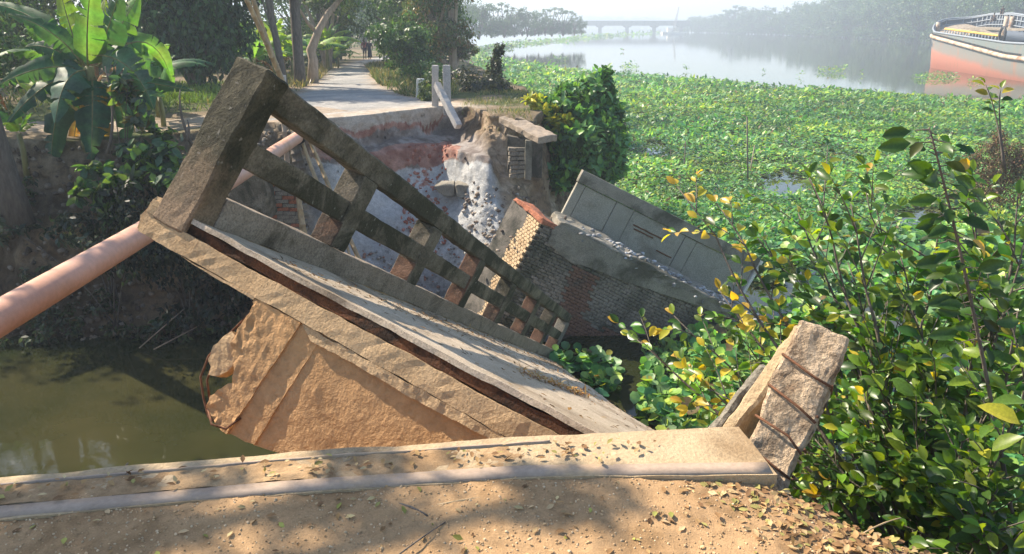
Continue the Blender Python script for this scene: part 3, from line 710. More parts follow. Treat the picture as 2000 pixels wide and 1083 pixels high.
def brick_mesh(key, size, mat, seed=0, amp=.012):
    if key not in BRK:
        bm = box_bm(tuple(-s/2 for s in size), tuple(s/2 for s in size))
        bmesh.ops.bevel(bm, geom=list(bm.edges), offset=.008, segments=1, affect='EDGES')
        for v in bm.verts: v.co += mn.noise_vector(v.co*12+Vector((seed*3.3, seed, 0)))*amp*.6
        me = bpy.data.meshes.new('brick'); bm.to_mesh(me); bm.free(); me.materials.append(M[mat]); BRK[key] = me
    return BRK[key]
def face_matrix(o, ex, ez, ny):
    m = Matrix.Identity(4)
    for i, a in enumerate((ex, ny, ez)):
        for j in range(3): m[j][i] = a[j]
    m.translation = o; return m
def masonry(root, F0, a, b, n, L, H, bl, bh, bd, mats, keep=None, limit=300, jit=.012, off=0, used=[0]):
    """courses of bricks on the face at F0 running along a, downwards along -b, facing n; pieces beyond the limit are joined"""
    rest = []; cnt = 0
    nr = int(H/bh)
    cells = []
    for r in range(nr):
        x = -(bl/2)*(r % 2)
        while x < L:
            cx = x+bl/2; cz = -(r+.5)*bh
            if 0.02 < cx < L-.02 and (keep is None or keep(cx, cz)): cells.append((cx, cz))
            x += bl
    for cx, cz in cells:
        wob = fbm(cx*.6+off, cz*.8, 2.0, 3)
        P = F0+a*cx+b*(cz+.03*float(vnoise(cx*.7+off, 3.0)))+n*(-bd/2+.008+random.uniform(-.5, 1)*jit+float(wob)*.03)
        rot = Matrix.Rotation(random.uniform(-.02, .02), 4, 'Y')
        m = face_matrix(P, a, b, -n) @ rot
        me = mats(cx, cz)
        if cnt < limit and random.random() > 1-min(1, limit/max(1, len(cells))+.0):
            o = link('brick', me, root); o.matrix_local = Matrix.Translation(-root.location) @ m; cnt += 1
        else:
            rest.append((me, m))
    if rest:
        bm = bmesh.new()
        mlist = []
        for me, m in rest:
            n0 = len(bm.verts); bm.from_mesh(me); bm.verts.ensure_lookup_table()
            for v in bm.verts[n0:]: v.co = m @ v.co - root.location
            if me.materials[0] not in mlist: mlist.append(me.materials[0])
            k = mlist.index(me.materials[0]); bm.faces.ensure_lookup_table()
            for f in bm.faces[-len(me.polygons):]: f.material_index = k
        me = bpy.data.meshes.new('far_brickwork'); bm.to_mesh(me); bm.free()
        for mt in mlist: me.materials.append(mt)
        o = link('brickwork', me, root); o['kind'] = 'stuff'
    return cnt
PIER = empty('brick_pier', at(545, 395, 15.3), 'broken pier of red bricks and pale mortar behind the lower railing gap', 'brick pier')
a_ = Vector((.9, .25, -.08)).normalized(); b_ = Vector((.02, .0, 1)); n_ = Vector((.25, -.95, 0)).normalized()
pf = at(510, 342, 15.3)
core = box_bm((0, .02, -1.35), (.80, .5, 0)); rough(core, .03, 4, (.15, .2, .15)); o = bm_obj('mortar_core', core, M['mortar'], PIER); o.matrix_local = Matrix.Translation(-PIER.location) @ face_matrix(pf, a_, b_, -n_)
masonry(PIER, pf, a_, b_, n_, .82, 1.4, .25, .085, .12, lambda x, z: brick_mesh('r%d' % random.randint(0, 2), (.238, .11, .072), 'brickred', random.random()*9) if random.random() < .42 else brick_mesh('w%d' % random.randint(0, 2), (.238, .11, .072), 'greyc', random.random()*9),
        lambda x, z: z > -1.4+.0*x and x < .80-.25*(-z < .3))
# ------------------------------------------------------------------ tilted abutment block of brick
A0 = at(1060, 432, 14.25); A1 = at(1490, 648, 14.35)
a_ = (A1-A0).normalized(); b_ = Vector((.50, .04, .865)); b_ = (b_-a_*a_.dot(b_)).normalized(); n_ = a_.cross(b_).normalized()
if n_.y > 0: n_ = -n_
LB = (A1-A0).length+.5
e_ = Vector((-.50, .84, -.02)).normalized()
ABT = empty('brick_abutment', A0, 'big tilted block of brickwork from the fallen abutment, half sunk, its end face lit', 'abutment block')
Mb = Matrix.Translation(-ABT.location) @ face_matrix(A0, a_, b_, -n_)
bm = bmesh.new(); A_ = []
for h in (-3.4, -.03):
    for (u_, d_) in ((.03, .07), (.03-.62, 1.0), (LB-.6, 1.0), (LB, .07)): A_.append(bm.verts.new((u_, d_, h)))
for f in ((0, 1, 2, 3), (4, 5, 6, 7), (0, 1, 5, 4), (1, 2, 6, 5), (2, 3, 7, 6), (3, 0, 4, 7)): bm.faces.new([A_[i] for i in f])
bmesh.ops.recalc_face_normals(bm, faces=bm.faces); rough(bm, .02, 2, (.3, .3, .3), 0, 3)
o = bm_obj('mortar_core', bm, M['mortar'], ABT); o.matrix_local = Mb
M['brickred2'] = concrete('dull_red_brick', (.16, .085, .055), (.23, .13, .09), (.10, .085, .065), .55, 2, bs=.8, fine=30)
def bt(x, z):
    s = fbm(x*1.1, z*1.1, 7.0, 3)+random.uniform(-.12, .12)
    red = (abs(x-1.30-(-z)*.10) < .26+.25*float(s) and -.5 > z > -1.9) or (-z > 1.55+.5*float(s) and -z < 2.0+.5*float(s) and 1.0 < x < 2.9)
    return brick_mesh('ar%d' % random.randint(0, 3), (.152, .12, .060), 'brickred2', random.random()*9) if red else brick_mesh('ag%d' % random.randint(0, 7), (.152, .12, .060), 'brick', random.random()*9)
masonry(ABT, A0, a_, b_, n_, LB, 3.2, .160, .0665, .12, bt, None, 250, jit=.006, off=3)
ne_ = e_.cross(b_).normalized()
if ne_.x > 0: ne_ = -ne_
e2 = b_.cross(ne_).normalized()
if e2.dot(e_) < 0: e2 = -e2
e_len = 1.22
masonry(ABT, A0, e2, b_, ne_, e_len, 2.6, .115, .0665, .12, lambda x, z: brick_mesh('at%d' % random.randint(0, 5), (.107, .12, .060), 'bricktan', random.random()*9), None, 40, jit=.006, off=9)
# thin plaster skin left on the upper front
bm = prism_bm([(.25, -.02), (.3, -.35), (.9, -.5), (1.3, -.42), (2.0, -.36), (2.9, -.22), (3.6, -.12), (4.4, -.05), (4.4, .05), (2.4, .06), (.35, .10)], -.03, .05, 1)
rough(bm, .014, 7, (.12, .1, .1), 0, 6, .02); o = bm_obj('plaster_skin', bm, M['greyc'], ABT); o.matrix_local = Mb
bm = box_bm((.3, -.02, -.04), (LB, 1.1, .16)); rough(bm, .06, 2.5, (.12, .12, .1), .02, 9, .03, 6); o = bm_obj('crumbled_top', bm, M['greyc'], ABT); o.matrix_local = Mb
bm = prism_bm([(-.03, -.02), (.32, -.02), (-.20, .95), (-.58, .95)], -.05, .05, 2); rough(bm, .03, 5, (.08, .1, .06), .01, 9, .02, 6); o = bm_obj('broken_top_course', bm, M['brickred'], ABT); o.matrix_local = Mb
# ------------------------------------------------------------------ wing wall behind the block
W0 = at(1140, 333, 15.6); W1 = at(1484, 506, 16.0)
aw = (W1-W0).normalized(); bw = (Vector((.34, .10, .92))-aw*aw.dot(Vector((.34, .10, .92)))).normalized(); nw = aw.cross(bw).normalized()
if nw.y > 0: nw = -nw
LW = (W1-W0).length
WNG = empty('wing_wall', W0, 'tilted grey concrete wing wall with cast panels standing behind the brick block', 'wing wall')
Mw = Matrix.Translation(-WNG.location) @ face_matrix(W0, aw, bw, -nw)
def wp(name, a, b, mat, amp=.006, seed=0, step=(.15, .1, .12)):
    bm = box_bm(a, b); rough(bm, amp, 5, step, .006, seed, amp); o = bm_obj(name, bm, M[mat], WNG); o.matrix_local = Mw; return o
wp('top_band', (-.01, -.03, -.27), (LW+.02, .14, 0), 'greyc', .008, 1)
cuts = [0, .20, .98, 1.42, 2.75, 3.05, LW]
M['panelc'] = concrete('cast_panel', (.27, .26, .21), (.36, .34, .28), (.19, .17, .13), .6, 2, bs=.5)
for i in range(len(cuts)-1):
    dz = .012 if i % 2 else 0
    wp('panel', (cuts[i]+.006, .0+dz, -2.2), (cuts[i+1]-.006, .12, -.285), 'panelc', .004, 3+i)
wp('end_strip', (LW+.022, -.05, -1.1), (LW+.09, .14, -.02), 'white', .006, 12)
for (x, z, l) in ((1.55, -.55, .8), (1.6, -.62, .5), (2.3, -.83, .4)):
    wp('rust_scar', (x, -.006, z-.03), (x+l, .01, z), 'rust', .01, 15, (.05, .05, .02))
# rubble
GRY = [(.34, .35, .36), (.46, .47, .48), (.25, .25, .25)]; BRN = [(.22, .17, .13), (.34, .28, .22), (.14, .11, .09)]
def rub_line(label, p0, p1, n, size, sp, pal=GRY):
    parts = []
    p0 = Vector(p0); p1 = Vector(p1)
    for i in range(n):
        c = p0.lerp(p1, random.random())+Vector((random.gauss(0, sp[0]), random.gauss(0, sp[1]), random.gauss(0, sp[2])))
        s = size*random.uniform(.4, 1.5)
        bm = bmesh.new(); bmesh.ops.create_icosphere(bm, subdivisions=1, radius=s)
        sq = (random.uniform(.6, 1.5), random.uniform(.6, 1.4), random.uniform(.35, .9)); V = np.array([(v.co.x*sq[0]*random.uniform(.65, 1.25)+c.x, v.co.y*sq[1]*random.uniform(.65, 1.25)+c.y, v.co.z*sq[2]*random.uniform(.65, 1.25)+c.z) for v in bm.verts]); F = np.array([[v.index for v in f.verts] for f in bm.faces]); bm.free()
        parts.append((V, F, cols(1, pal)[0]))
    V, F, C = join_np(parts); return tag(mesh_np('rubble', V, F, M['rubble'], None, C, smooth=False), label, 'rubble', None, 'stuff')
rub_line('pale crumbled mortar heaped behind the top of the brick block', A0+a_*.7+b_*.1-n_*.3, A0+a_*4.9+b_*.08-n_*.4, 900, .042, (.10, .16, .035))
rub_line('brown broken earth and brick bits between the slump and the brick block', at(1040, 425, 15.2), at(960, 560, 15.3), 260, .05, (.25, .3, .05), BRN)
def ground_rubble(label, px0, n, size, pal, y0, y1, x0, x1, tm=(.5, 1.1)):
    parts = []; k = 0
    xs = RNG.uniform(x0, x1, n*4); ys = RNG.uniform(y0, y1, n*4); z, t, *_ = bank(xs, ys)
    ok = np.where((t > tm[0]) & (z > WATER-.05))[0][:n]
    ico = bmesh.new(); bmesh.ops.create_icosphere(ico, subdivisions=1, radius=1); B = np.array([tuple(v.co) for v in ico.verts]); Fb = np.array([[v.index for v in f.verts] for f in ico.faces]); ico.free()
    m = len(ok); sc = size*RNG.uniform(.3, 1.4, (m, 1, 1))*RNG.uniform(.7, 1.3, (m, 1, 3)); J = 1+RNG.uniform(-.3, .3, (m, len(B), 1))
    V = B[None]*sc*J+np.stack([xs[ok], ys[ok], z[ok]+size*.1], 1)[:, None]
    F = (Fb[None]+(np.arange(m)*len(B))[:, None, None]).reshape(-1, 3); C = np.repeat(cols(m, pal), len(B), axis=0)
    return tag(mesh_np('rubble', V.reshape(-1, 3), F, M['rubble'], None, C, smooth=False), label, 'rubble', None, 'stuff')
ground_rubble('dark clods and brick bits at the foot of the sand slump', 0, 520, .030, [(.26, .25, .23), (.45, .44, .42), (.34, .20, .15)], 15.2, 18.6, -4.6, -.9, (.6, 1))
ground_rubble('brown clods and stones below the crumbling headland', 0, 900, .042, BRN+[(.40, .38, .34), (.5, .46, .4)], 14.6, 18.2, -1.2, 2.4, (.35, 1))
ground_rubble('red brick chips strewn down the pale sand slump', 0, 260, .04, [(.34, .13, .09), (.42, .2, .15)], 17, 19.5, -2.7, -1.6, (.2, .6))
# grey lumps standing out of the sand
chunk('clay_lump', 'cracked grey block of clay jutting from the sand, the narrower half', 'clay lump', 870, 375, 17.9, [(846, 365), (870, 362), (886, 362), (884, 384), (866, 386), (852, 378)], .5, 'greyc', .035, step=.08)
chunk('clay_lump', 'cracked grey block of clay jutting from the sand, the broader half', 'clay lump', 905, 380, 17.8, [(888, 362), (912, 364), (930, 368), (932, 398), (922, 410), (908, 392), (890, 384)], .5, 'greyc', .035, step=.08)
# drain ledge on the headland
LDG = empty('drain_ledge', at(1030, 262, 17.4), 'weathered concrete ledge on a short pillar over a brick drain in the brown headland', 'ledge')
def lp(name, outline, y, depth, mat, amp=.02, back=.0):
    o0 = at(1030, 262, 17.4); bm = bmesh.new()
    A = [bm.verts.new(at(px, py, y)-o0) for px, py in outline]; B = [bm.verts.new(at(px, py, y)-o0+Vector((back, depth, 0))) for px, py in outline]
    bm.faces.new(A); bm.faces.new(B[::-1]); n = len(A)
    for i in range(n): bm.faces.new((A[i], B[i], B[(i+1) % n], A[(i+1) % n]))
    bmesh.ops.recalc_face_normals(bm, faces=bm.faces); rough(bm, amp, 5, (.12, .15, .1), .01, 4, amp)
    return bm_obj(name, bm, M[mat], LDG)
o0 = at(1030, 262, 17.4)
e0 = at(975, 228, 18.6)-o0; e1 = at(1052, 268, 16.9)-o0
V = []
bm = bmesh.new(); side = Vector((.55, .42, 0)).normalized()*.55
vs = [bm.verts.new(p+s+h) for p in (e0, e1) for s in (Vector(), side) for h in (Vector((0, 0, -.15)), Vector())]
for f in ((0, 1, 3, 2), (4, 6, 7, 5), (0, 4, 5, 1), (2, 3, 7, 6), (0, 2, 6, 4), (1, 5, 7, 3)): bm.faces.new([vs[i] for i in f])
bmesh.ops.recalc_face_normals(bm, faces=bm.faces); rough(bm, .03, 4, (.12, .12, .08), .01, 2, .03); bm_obj('ledge_slab', bm, M['curb'], LDG)
lp('pillar', [(1026, 275), (1040, 276), (1038, 352), (1025, 350)], 17.2, .18, 'greyc', .01)
lp('back_wall', [(990, 265), (1060, 280), (1058, 350), (992, 340)], 17.9, .2, 'mortar', .02)
for r in range(7):
    for c_ in range(2):
        me = brick_mesh('lg%d' % ((r+c_) % 3), (.24, .12, .085), 'brick', r); o = link('brick', me, LDG)
        p = at(1004+c_*15+random.uniform(-3, 3), 292+r*8.6, 17.65)-o0; o.location = p; o.rotation_euler = (random.uniform(-.1, .1), random.uniform(-.1, .1), .2+random.uniform(-.15, .15))
# ------------------------------------------------------------------ banana plants
BG = [(.045, .115, .055), (.06, .14, .05), (.10, .20, .045), (.035, .09, .05)]
def banana_leaf(pts, width, root, col, nhint=Vector((0, -1, .4)), tear=.35, seed=0, vee=.25, mat='banana', name='leaf'):
    """a midrib with two torn half blades"""
    rnd = random.Random(seed); n = 16
    c = curve(pts[0], pts[1], pts[2], n); V = []; F = []; C = []
    prev = None
    for side in (-1, 1):
        last = None
        for i in range(n+1):
            t = i/n; d = (c[min(i+1, n)]-c[max(i-1, 0)]).normalized()
            x = d.cross(nhint); x.normalize(); z = x.cross(d).normalized()
            wv = width*.5*(math.sin(math.pi*min(1, (t*.93+.04))**.62))**.8 if t > .10 else width*.5*.05*(t/.1)
            wv *= 1+.12*rnd.uniform(-1, 1)
            mid = c[i]; e = c[i]+x*side*wv-z*wv*vee; h = c[i]+x*side*wv*.5-z*wv*vee*.15
            torn = rnd.random() < tear and 2 < i < n
            k = len(V); V += [mid, h, e]; cc = tuple(a*rnd.uniform(.85, 1.15) for a in col); C += [tuple(min(1, a*1.5+.02) for a in cc), cc, cc]
            if last is not None:
                F += [(last, k, k+1, last+1), (last+1, k+1, k+2, last+2)] if side > 0 else [(last, last+1, k+1, k), (last+1, last+2, k+2, k+1)]
            last = k
            if torn:
                g = rnd.uniform(.015, .05)*width/.4; s2 = d*g-z*rnd.uniform(-.1, .25)*wv
                V += [mid, h+s2*.5, e+s2*1.6]; C += [C[k], cc, cc]; last = k+3
    o = mesh_np(name, np.array([tuple(v-root.location) for v in V]), np.array(F), M[mat], root, np.array(C))
    return o
def banana_rib(pts, root, r=.02):
    c = curve(*pts, 10); V, F = tube_np([p-root.location for p in c], [r*(1-.85*i/10) for i in range(11)], 5); return V, F
BAN = empty('banana_plant', at(182, 330, 16.4), 'big banana plant with torn drooping leaves standing over the creek bank', 'banana plant')
DG = (.035, .085, .05); MG = (.05, .12, .06); LG = (.10, .21, .06); YG = (.20, .30, .05); BR_ = (.20, .11, .045); BL = (.06, .125, .085)
LV = [((172, 135), (165, 60), (182, -70), 42, LG, -.5), ((165, 130), (135, 60), (112, -40), 40, YG, .5), ((160, 125), (110, 50), (15, 28), 28, MG, 0), ((160, 128), (95, 80), (50, 92), 30, DG, .3),
      ((165, 140), (90, 112), (-5, 168), 36, MG, -.4), ((165, 142), (80, 150), (12, 245), 34, DG, -.6), ((172, 138), (120, 130), (108, 240), 50, BL, -.9), ((160, 150), (95, 190), (100, 350), 46, DG, -.4),
      ((180, 150), (182, 200), (178, 312), 50, DG, -.8), ((190, 108), (262, 108), (300, 212), 42, BL, -.7), ((185, 122), (212, 60), (236, -25), 44, DG, -.2), ((188, 122), (232, 60), (272, -10), 46, LG, .6),
      ((190, 120), (268, 30), (290, 155), 34, MG, .5), ((195, 125), (300, 20), (338, 165), 34, LG, .8), ((200, 150), (280, 158), (378, 178), 22, DG, -.2), ((198, 160), (250, 190), (244, 300), 36, BL, .1),
      ((200, 165), (268, 210), (322, 275), 26, MG, .2), ((160, 118), (70, 10), (-40, 5), 26, MG, .6), ((168, 150), (145, 230), (140, 335), 26, BR_, .4), ((186, 150), (208, 230), (202, 335), 24, BR_, .5),
      ((170, 130), (120, 85), (60, 130), 30, YG, .9), ((175, 125), (195, 70), (205, 0), 30, YG, .9), ((190, 130), (245, 85), (262, 130), 26, YG, 1.0), ((160, 145), (60, 190), (30, 150), 22, YG, .8)]
m16 = 16.4/FPX
for i, (a, b, c, wd, col, dy) in enumerate(LV):
    P = (at(*a, 16.5), at(*b, 16.5+dy*.7), at(*c, 16.5+dy*1.3)); d_ = P[2]-P[0]
    nh = Vector((random.uniform(-.35, .35), -1, .45 if abs(d_.z) < abs(d_.x) else .1))
    banana_leaf(P, wd*m16*1.45, BAN, col, nh, .35, i, random.uniform(.1, .45))
rp = [banana_rib((at(*a, 16.49), at(*b, 16.49+dy*.7), at(*c, 16.49+dy*1.3)), BAN, .022) for a, b, c, wd, col, dy in LV]
V, F, C = join_np([(v, f, None) for v, f in rp]); mesh_np('midribs', V, F, M['stem'], BAN)
tube('stem', [Vector((0, 0, -.5)), Vector((.0, 0, .6)), at(180, 220, 16.5)-BAN.location, at(175, 130, 16.5)-BAN.location], [.17, .15, .13, .08], M['stem'], BAN, 14, .15)
def banana_auto(base, h, ll, n, label, group=None, pal=BG, seed=0, dry=1, cat='banana plant'):
    rnd = random.Random(seed); base = Vector(base); root = empty('banana_plant', base, label, cat, group)
    tube('stem', [Vector((0, 0, -.2)), Vector((.03, 0, h*.5)), Vector((0, .02, h))], [.05*h+.03, .04*h+.03, .05], M['stem'], root, 10)
    top = base+Vector((0, 0, h))
    for i in range(n):
        a = i*2.4+rnd.uniform(-.4, .4); el = rnd.uniform(.25, 1.3); L = ll*rnd.uniform(.7, 1.1)
        dr = Vector((math.cos(a)*math.cos(el), math.sin(a)*math.cos(el), math.sin(el)))
        m = top+dr*L*.55; e = top+Vector((dr.x, dr.y, 0))*L*(.75+.2*math.cos(el))+Vector((0, 0, L*(math.sin(el)*.9-.35)))
        banana_leaf((top, m, e), L*.26, root, rnd.choice(pal), Vector((rnd.uniform(-.2, .2), -.3, 1)), .4, seed*31+i, rnd.uniform(.1, .5))
    for i in range(dry):
        a = rnd.uniform(0, 6.3); dr = Vector((math.cos(a), math.sin(a), 0))
        banana_leaf((top, top+dr*ll*.35, top+dr*ll*.4-Vector((0, 0, h*.7))), ll*.16, root, BR_, Vector((dr.x, dr.y, .2)), .6, seed*7+i, .5, 'dry')
    return root
banana_auto((at(50, 330, 15.9)), .75, 1.0, 6, 'young banana plant with lime leaves beside the left frame trunk', pal=[YG, LG], seed=3, dry=0)
BA = [(-12.6, 17.2, 1.5, 2.6), (-13.0, 24, 1.6, 2.6), (-11.3, 22.5, 1.2, 2.2), (-15.5, 21, 2.0, 2.8), (-10.5, 18.0, 1.5, 2.2), (-8.6, 18.6, .7, 1.9), (-9.6, 20.6, 1.2, 2.2)]
for i, (x, y, h, l) in enumerate(BA):
    banana_auto((x, y, gz(x, y)), h, l, 8, ['banana plant at the photo\'s left edge with leaves hanging to the path', 'banana plant behind the path, partly hid by the tall one', 'shorter banana plant right behind the big one', 'banana plant farthest back on the left bank', 'banana plant close behind the tall one, its left neighbour', 'low banana clump right of the tall one by the path', 'banana plant across the path behind the tall one'][i], 'banana plants behind the path', seed=20+i)
GV = [(at(500, 150, 33), 2.6), (at(535, 140, 36), 3.0), (at(478, 150, 38), 3.0), (at(570, 140, 37), 2.8), (at(615, 138, 40), 2.6), (at(640, 130, 44), 2.8), (at(660, 128, 48), 3.0), (at(520, 140, 42), 3.4), (at(455, 145, 40), 3.2)]
GLB = ['first behind the leaning bamboos', 'between the slim dark trunk and the thickest one', 'at the edge of the dense dark tree', 'right behind the thickest roadside trunk', 'just behind the pale crooked tree', 'right of the pale crooked tree', 'farthest one toward the road bend', 'deep behind the slim trunk', 'half hidden by the dense dark tree']
for i, (p, l) in enumerate(GV):
    banana_auto((p.x, p.y, gz(p.x, p.y)), .9+.35*(i % 3), l*.85, 11, 'sunlit roadside banana plant, '+GLB[i], 'banana plants in the grove left of the road', pal=[YG, LG, YG, MG], seed=50+i)
# ------------------------------------------------------------------ trees by the road
def G(px, py, y, dz=0): p = at(px, py, y); return Vector((p.x, p.y, gz(p.x, p.y)+dz))
DK = [(.02, .058, .022), (.032, .085, .03), (.05, .12, .035)]; MD = [(.04, .10, .032), (.06, .135, .042), (.09, .16, .045)]; LT = [(.10, .15, .05), (.14, .18, .06), (.08, .13, .045)]; BW = [(.16, .13, .06), (.20, .14, .07), (.10, .12, .05)]
b0 = G(385, 165, 29)
tree('mango_tree', 'dense dark round tree hanging low behind the banana plant', b0, 11, 5, 26000, .26, DK, trunk_r=.28, hang=.8,
     blobs=[((0, 0, 2.3), (1.7, 1.6, 1.5)), ((-1.3, 0, 2.6), (1.2, 1.2, 1.3)), ((1.2, -.3, 2.4), (1.3, 1.2, 1.5)), ((.7, -.6, 1.3), (1.1, 1, .9)), ((-.5, .2, 4.6), (2.2, 2, 1.7)), ((-.9, -.4, 1.6), (1.0, .9, .8)), ((1.9, .2, 4.6), (1.6, 1.6, 1.4)), ((.4, 0, 7), (2.4, 2.2, 2.0)), ((-1.6, 0, 6.4), (1.8, 1.6, 1.6))], bark='bark')
def trunk_tree(name, label, pts, rad, bl, n, size, pal, bark='bark', wob=.15, group=None):
    root = empty(name, pts[0], label, 'tree', group)
    c = [p-pts[0] for p in pts]
    tube('trunk', c, rad, M[bark], root, 12, wob)
    if bl:
        V, F, C = blob_leaves([((Vector(b[0])-pts[0]), b[1]) for b in bl], n, size, pal, hang=.5); mesh_np('crown', V, F, M['leaf'], root, C)
    return root
p = G(587, 160, 30); trunk_tree('roadside_tree', 'straight dark-barked tree at the road edge, thickest trunk of the pair', [p-Vector((0, 0, .3)), p+Vector((.0, 0, 1)), p+Vector((.05, 0, 4)), p+Vector((.0, 0, 9))], [.26, .20, .18, .12],
    [(p+Vector((-.5, 0, 8.2)), (2.4, 2, 1.6)), (p+Vector((1.5, 1, 9.5)), (2.2, 2, 1.5)), (p+Vector((.8, -.5, 7.2)), (1.2, 1, .7))], 3500, .22, DK+MD)
p = G(556, 150, 28.5); trunk_tree('roadside_tree', 'slim dark tree left of the thickest roadside trunk, leaning slightly', [p-Vector((0, 0, .3)), p+Vector((-.15, 0, 1.5)), p+Vector((-.45, 0, 4)), p+Vector((-.5, 0, 8))], [.15, .13, .11, .08],
    [(p+Vector((-.9, 0, 7.2)), (2.0, 2, 1.4)), (p+Vector((.3, 1, 9)), (2.0, 2, 1.3))], 2500, .22, MD)
p = G(608, 147, 32); trunk_tree('leaning_tree', 'pale crooked tree leaning right over the road with a forked trunk', [p-Vector((0, 0, .3)), at(612, 118, 32), at(607, 100, 32), at(622, 60, 32.2), at(640, 28, 32.5), at(668, -5, 33), at(700, -60, 33)], [.27, .2, .19, .15, .12, .09, .05],
    [(at(690, -50, 33), (2.4, 2, 1.2)), (at(640, -70, 34), (2, 2, 1.2))], 2500, .22, LT+MD, 'palebark')
tube('branch', [at(622, 55, 32.2)-p, at(600, 30, 32.2)-p, at(585, 5, 32)-p, at(560, -20, 32)-p], [.09, .07, .05, .03], M['palebark'], bpy.data.objects['leaning_tree'], 8)
TS = [('slender tree with yellow-green crown left of the distant road', (640, 118, 46), 9, 2.6, 6500, LT, 'palebark'), ('tall leafy tree on the left verge near the road bend', (648, 112, 52), 12, 3.0, 6000, MD, 'bark'), ('dark tree on the left verge just short of the two walkers', (640, 100, 60), 13, 3.4, 6000, DK+MD, 'bark'),
      ('tree at the far left of the road tunnel, behind the walkers', (668, 97, 78), 14, 3.4, 5000, MD, 'bark'), ('dark tree closing the far end of the road', (712, 93, 120), 18, 7, 6000, DK+MD, 'bark'), ('dark trunked tree straight behind the walkers', (765, 98, 76), 13, 3.4, 6500, MD, 'bark'),
      ('dark green tree right of the walkers', (785, 103, 66), 12, 3.2, 7000, DK+MD, 'bark'), ('blue-green leafy tree beyond the marker stones', (806, 112, 54), 11, 3.2, 8000, MD, 'bark'), ('big feathery tree right of the road with browning top', (845, 128, 44), 9.5, 3.3, 12000, MD+LT+BW, 'palebark'),
      ('brown-tinged feathery tree at the edge of the river view', (884, 132, 43), 8.2, 2.3, 8000, LT+BW, 'palebark'), ('tall tree above the feathery pair', (820, 112, 58), 15, 4.5, 7000, MD, 'bark'), ('rounded shrub-like tree at the verge under the feathery tree', (800, 140, 38), 3.0, 1.7, 4500, MD, 'bark')]
for i, (lb, (px, py, y), h, r, n, pal, bk) in enumerate(TS):
    b = G(px, py, y); tree('roadside_tree', lb, b, h, r, n, .16+y*.0016, pal, trunk_r=.10+h*.013, nb=11, low=[.25, .3, .3, .3, .02, .3, .28, .2, .10, .12, .12, .2][i], flat=.8, hang=.5, bark=bk, cat='tree', group='trees along the road')
# backdrop trees of the left bank, also mirrored in the creek
LB_ = [((20, 150), 42, 13, 5.0, MD, 'tall leafy tree filling the top corner behind the banana plant'), ((110, 150), 48, 14, 5.0, MD+LT, 'tree rising between the banana plant and its pale neighbour'), ((90, 150), 36, 8, 3.6, LT, 'hazy pale tree behind the banana plant'), ((-60, 150), 30, 10, 3.8, MD, 'tree at the photo\'s left edge behind the path'), ((230, 150), 44, 13, 4.5, MD, 'tall tree behind the dense dark round tree'), ((430, 150), 50, 13, 4.5, MD, 'tall tree behind the banana grove'), ((540, 130), 56, 14, 4.6, DK+MD, 'dark tree behind the banana grove'), ((600, 120), 66, 14, 4.6, MD, 'tree deep behind the pale crooked tree'),
       ((-260, 200), 22, 11, 4, DK+MD, 'leafy tree beyond the left end of the path'), ((330, 140), 60, 14, 5, LT, 'pale distant tree seen over the lime green grass')]
for i, ((px, py), y, h, r, pal, lb) in enumerate(LB_):
    tree('bank_tree', lb, G(px, py, y), h, r, 5500, .2+y*.0015, pal, trunk_r=.22, nb=13, low=.05, group='trees behind the left bank')
# leaning trunk at the left edge, crown overhead
p = at(18, 420, 14.6); root = trunk_tree('bank_tree', 'brown trunk rising at the left edge of the photo above the creek', [at(40, 440, 14.7), at(12, 350, 14.7), at(-20, 240, 14.5), at(-60, 100, 14.4), at(-110, -140, 14)], [.30, .24, .20, .17, .12],
    [(Vector((-9.5, 14, 5.6)), (2.6, 2.2, 1.3)), (Vector((-12, 15, 6.6)), (2.4, 2, 1.3)), (Vector((-8.2, 15.6, 7.4)), (2.0, 1.8, 1.0))], 1300, .26, DK+MD)
# shade tree standing off to the side of the approach
tree('shade_tree', 'tree beside the approach whose crown dapples the ground', (-6.5, 1.2, -.05), 8.2, 3.0, 2600, .16, DK+MD, trunk_r=.15, clump=.8,
     blobs=[((.35, 3.95, 5.4), (.42, .30, .25)), ((.1, 4.3, 5.6), (.34, .26, .22)), ((1.15, 4.3, 5.4), (.34, .26, .2)), ((1.7, 4.3, 5.5), (.26, .2, .16)), ((-.6, 4.0, 5.6), (.5, .4, .3)), ((-1.5, 2.5, 6), (1.0, .9, .6)), ((-.9, 1.0, 6.4), (.9, .8, .5))])
tree('creek_tree', 'leafy tree on the near creek side, its crown shading the still water', (-11.5, 3.0, -.8), 9, 4, 4200, .24, DK+MD, trunk_r=.2,
     blobs=[((.5, 4, 5.2), (2.2, 2, 1.2)), ((2.2, 6.5, 5.6), (2.2, 2, 1.2)), ((-.8, 7.5, 6), (2.2, 2, 1.3)), ((2.6, 9.5, 6.4), (2.0, 2, 1.2)), ((-2, 3, 6), (2, 2, 1.2)), ((0, 10.5, 7), (2.2, 2, 1.3))])
def shrub(name, label, origin, blobs, n, size, pal, wts=None, tmpl=LEAF6, stems=5, mat='leaf', hang=.3, cat='shrub', clump=.5, group=None, fill=.35, sr=.02):
    root = empty(name, origin, label, cat, group); o = Vector(origin)
    bl = [((Vector(b[0])-o), b[1]) for b in blobs]
    V, F, C = blob_leaves(bl, n, size, pal, wts, hang, tmpl, fill, clump); mesh_np('foliage', V, F, M[mat], root, C)
    parts = []
    for i in range(stems):
        t = Vector(bl[i % len(bl)][0])+Vector((random.uniform(-.2, .2), random.uniform(-.2, .2), 0))
        parts.append((*tube_np(curve(Vector((random.uniform(-.1, .1), 0, -.2)), Vector((t.x*.3, t.y*.3, t.z*.6)), t, 6), [sr*(1-i_/9) for i_ in range(7)], 5), None))
    V, F, C = join_np(parts); mesh_np('stems', V, F, M['bark'], root); return root
UND = None
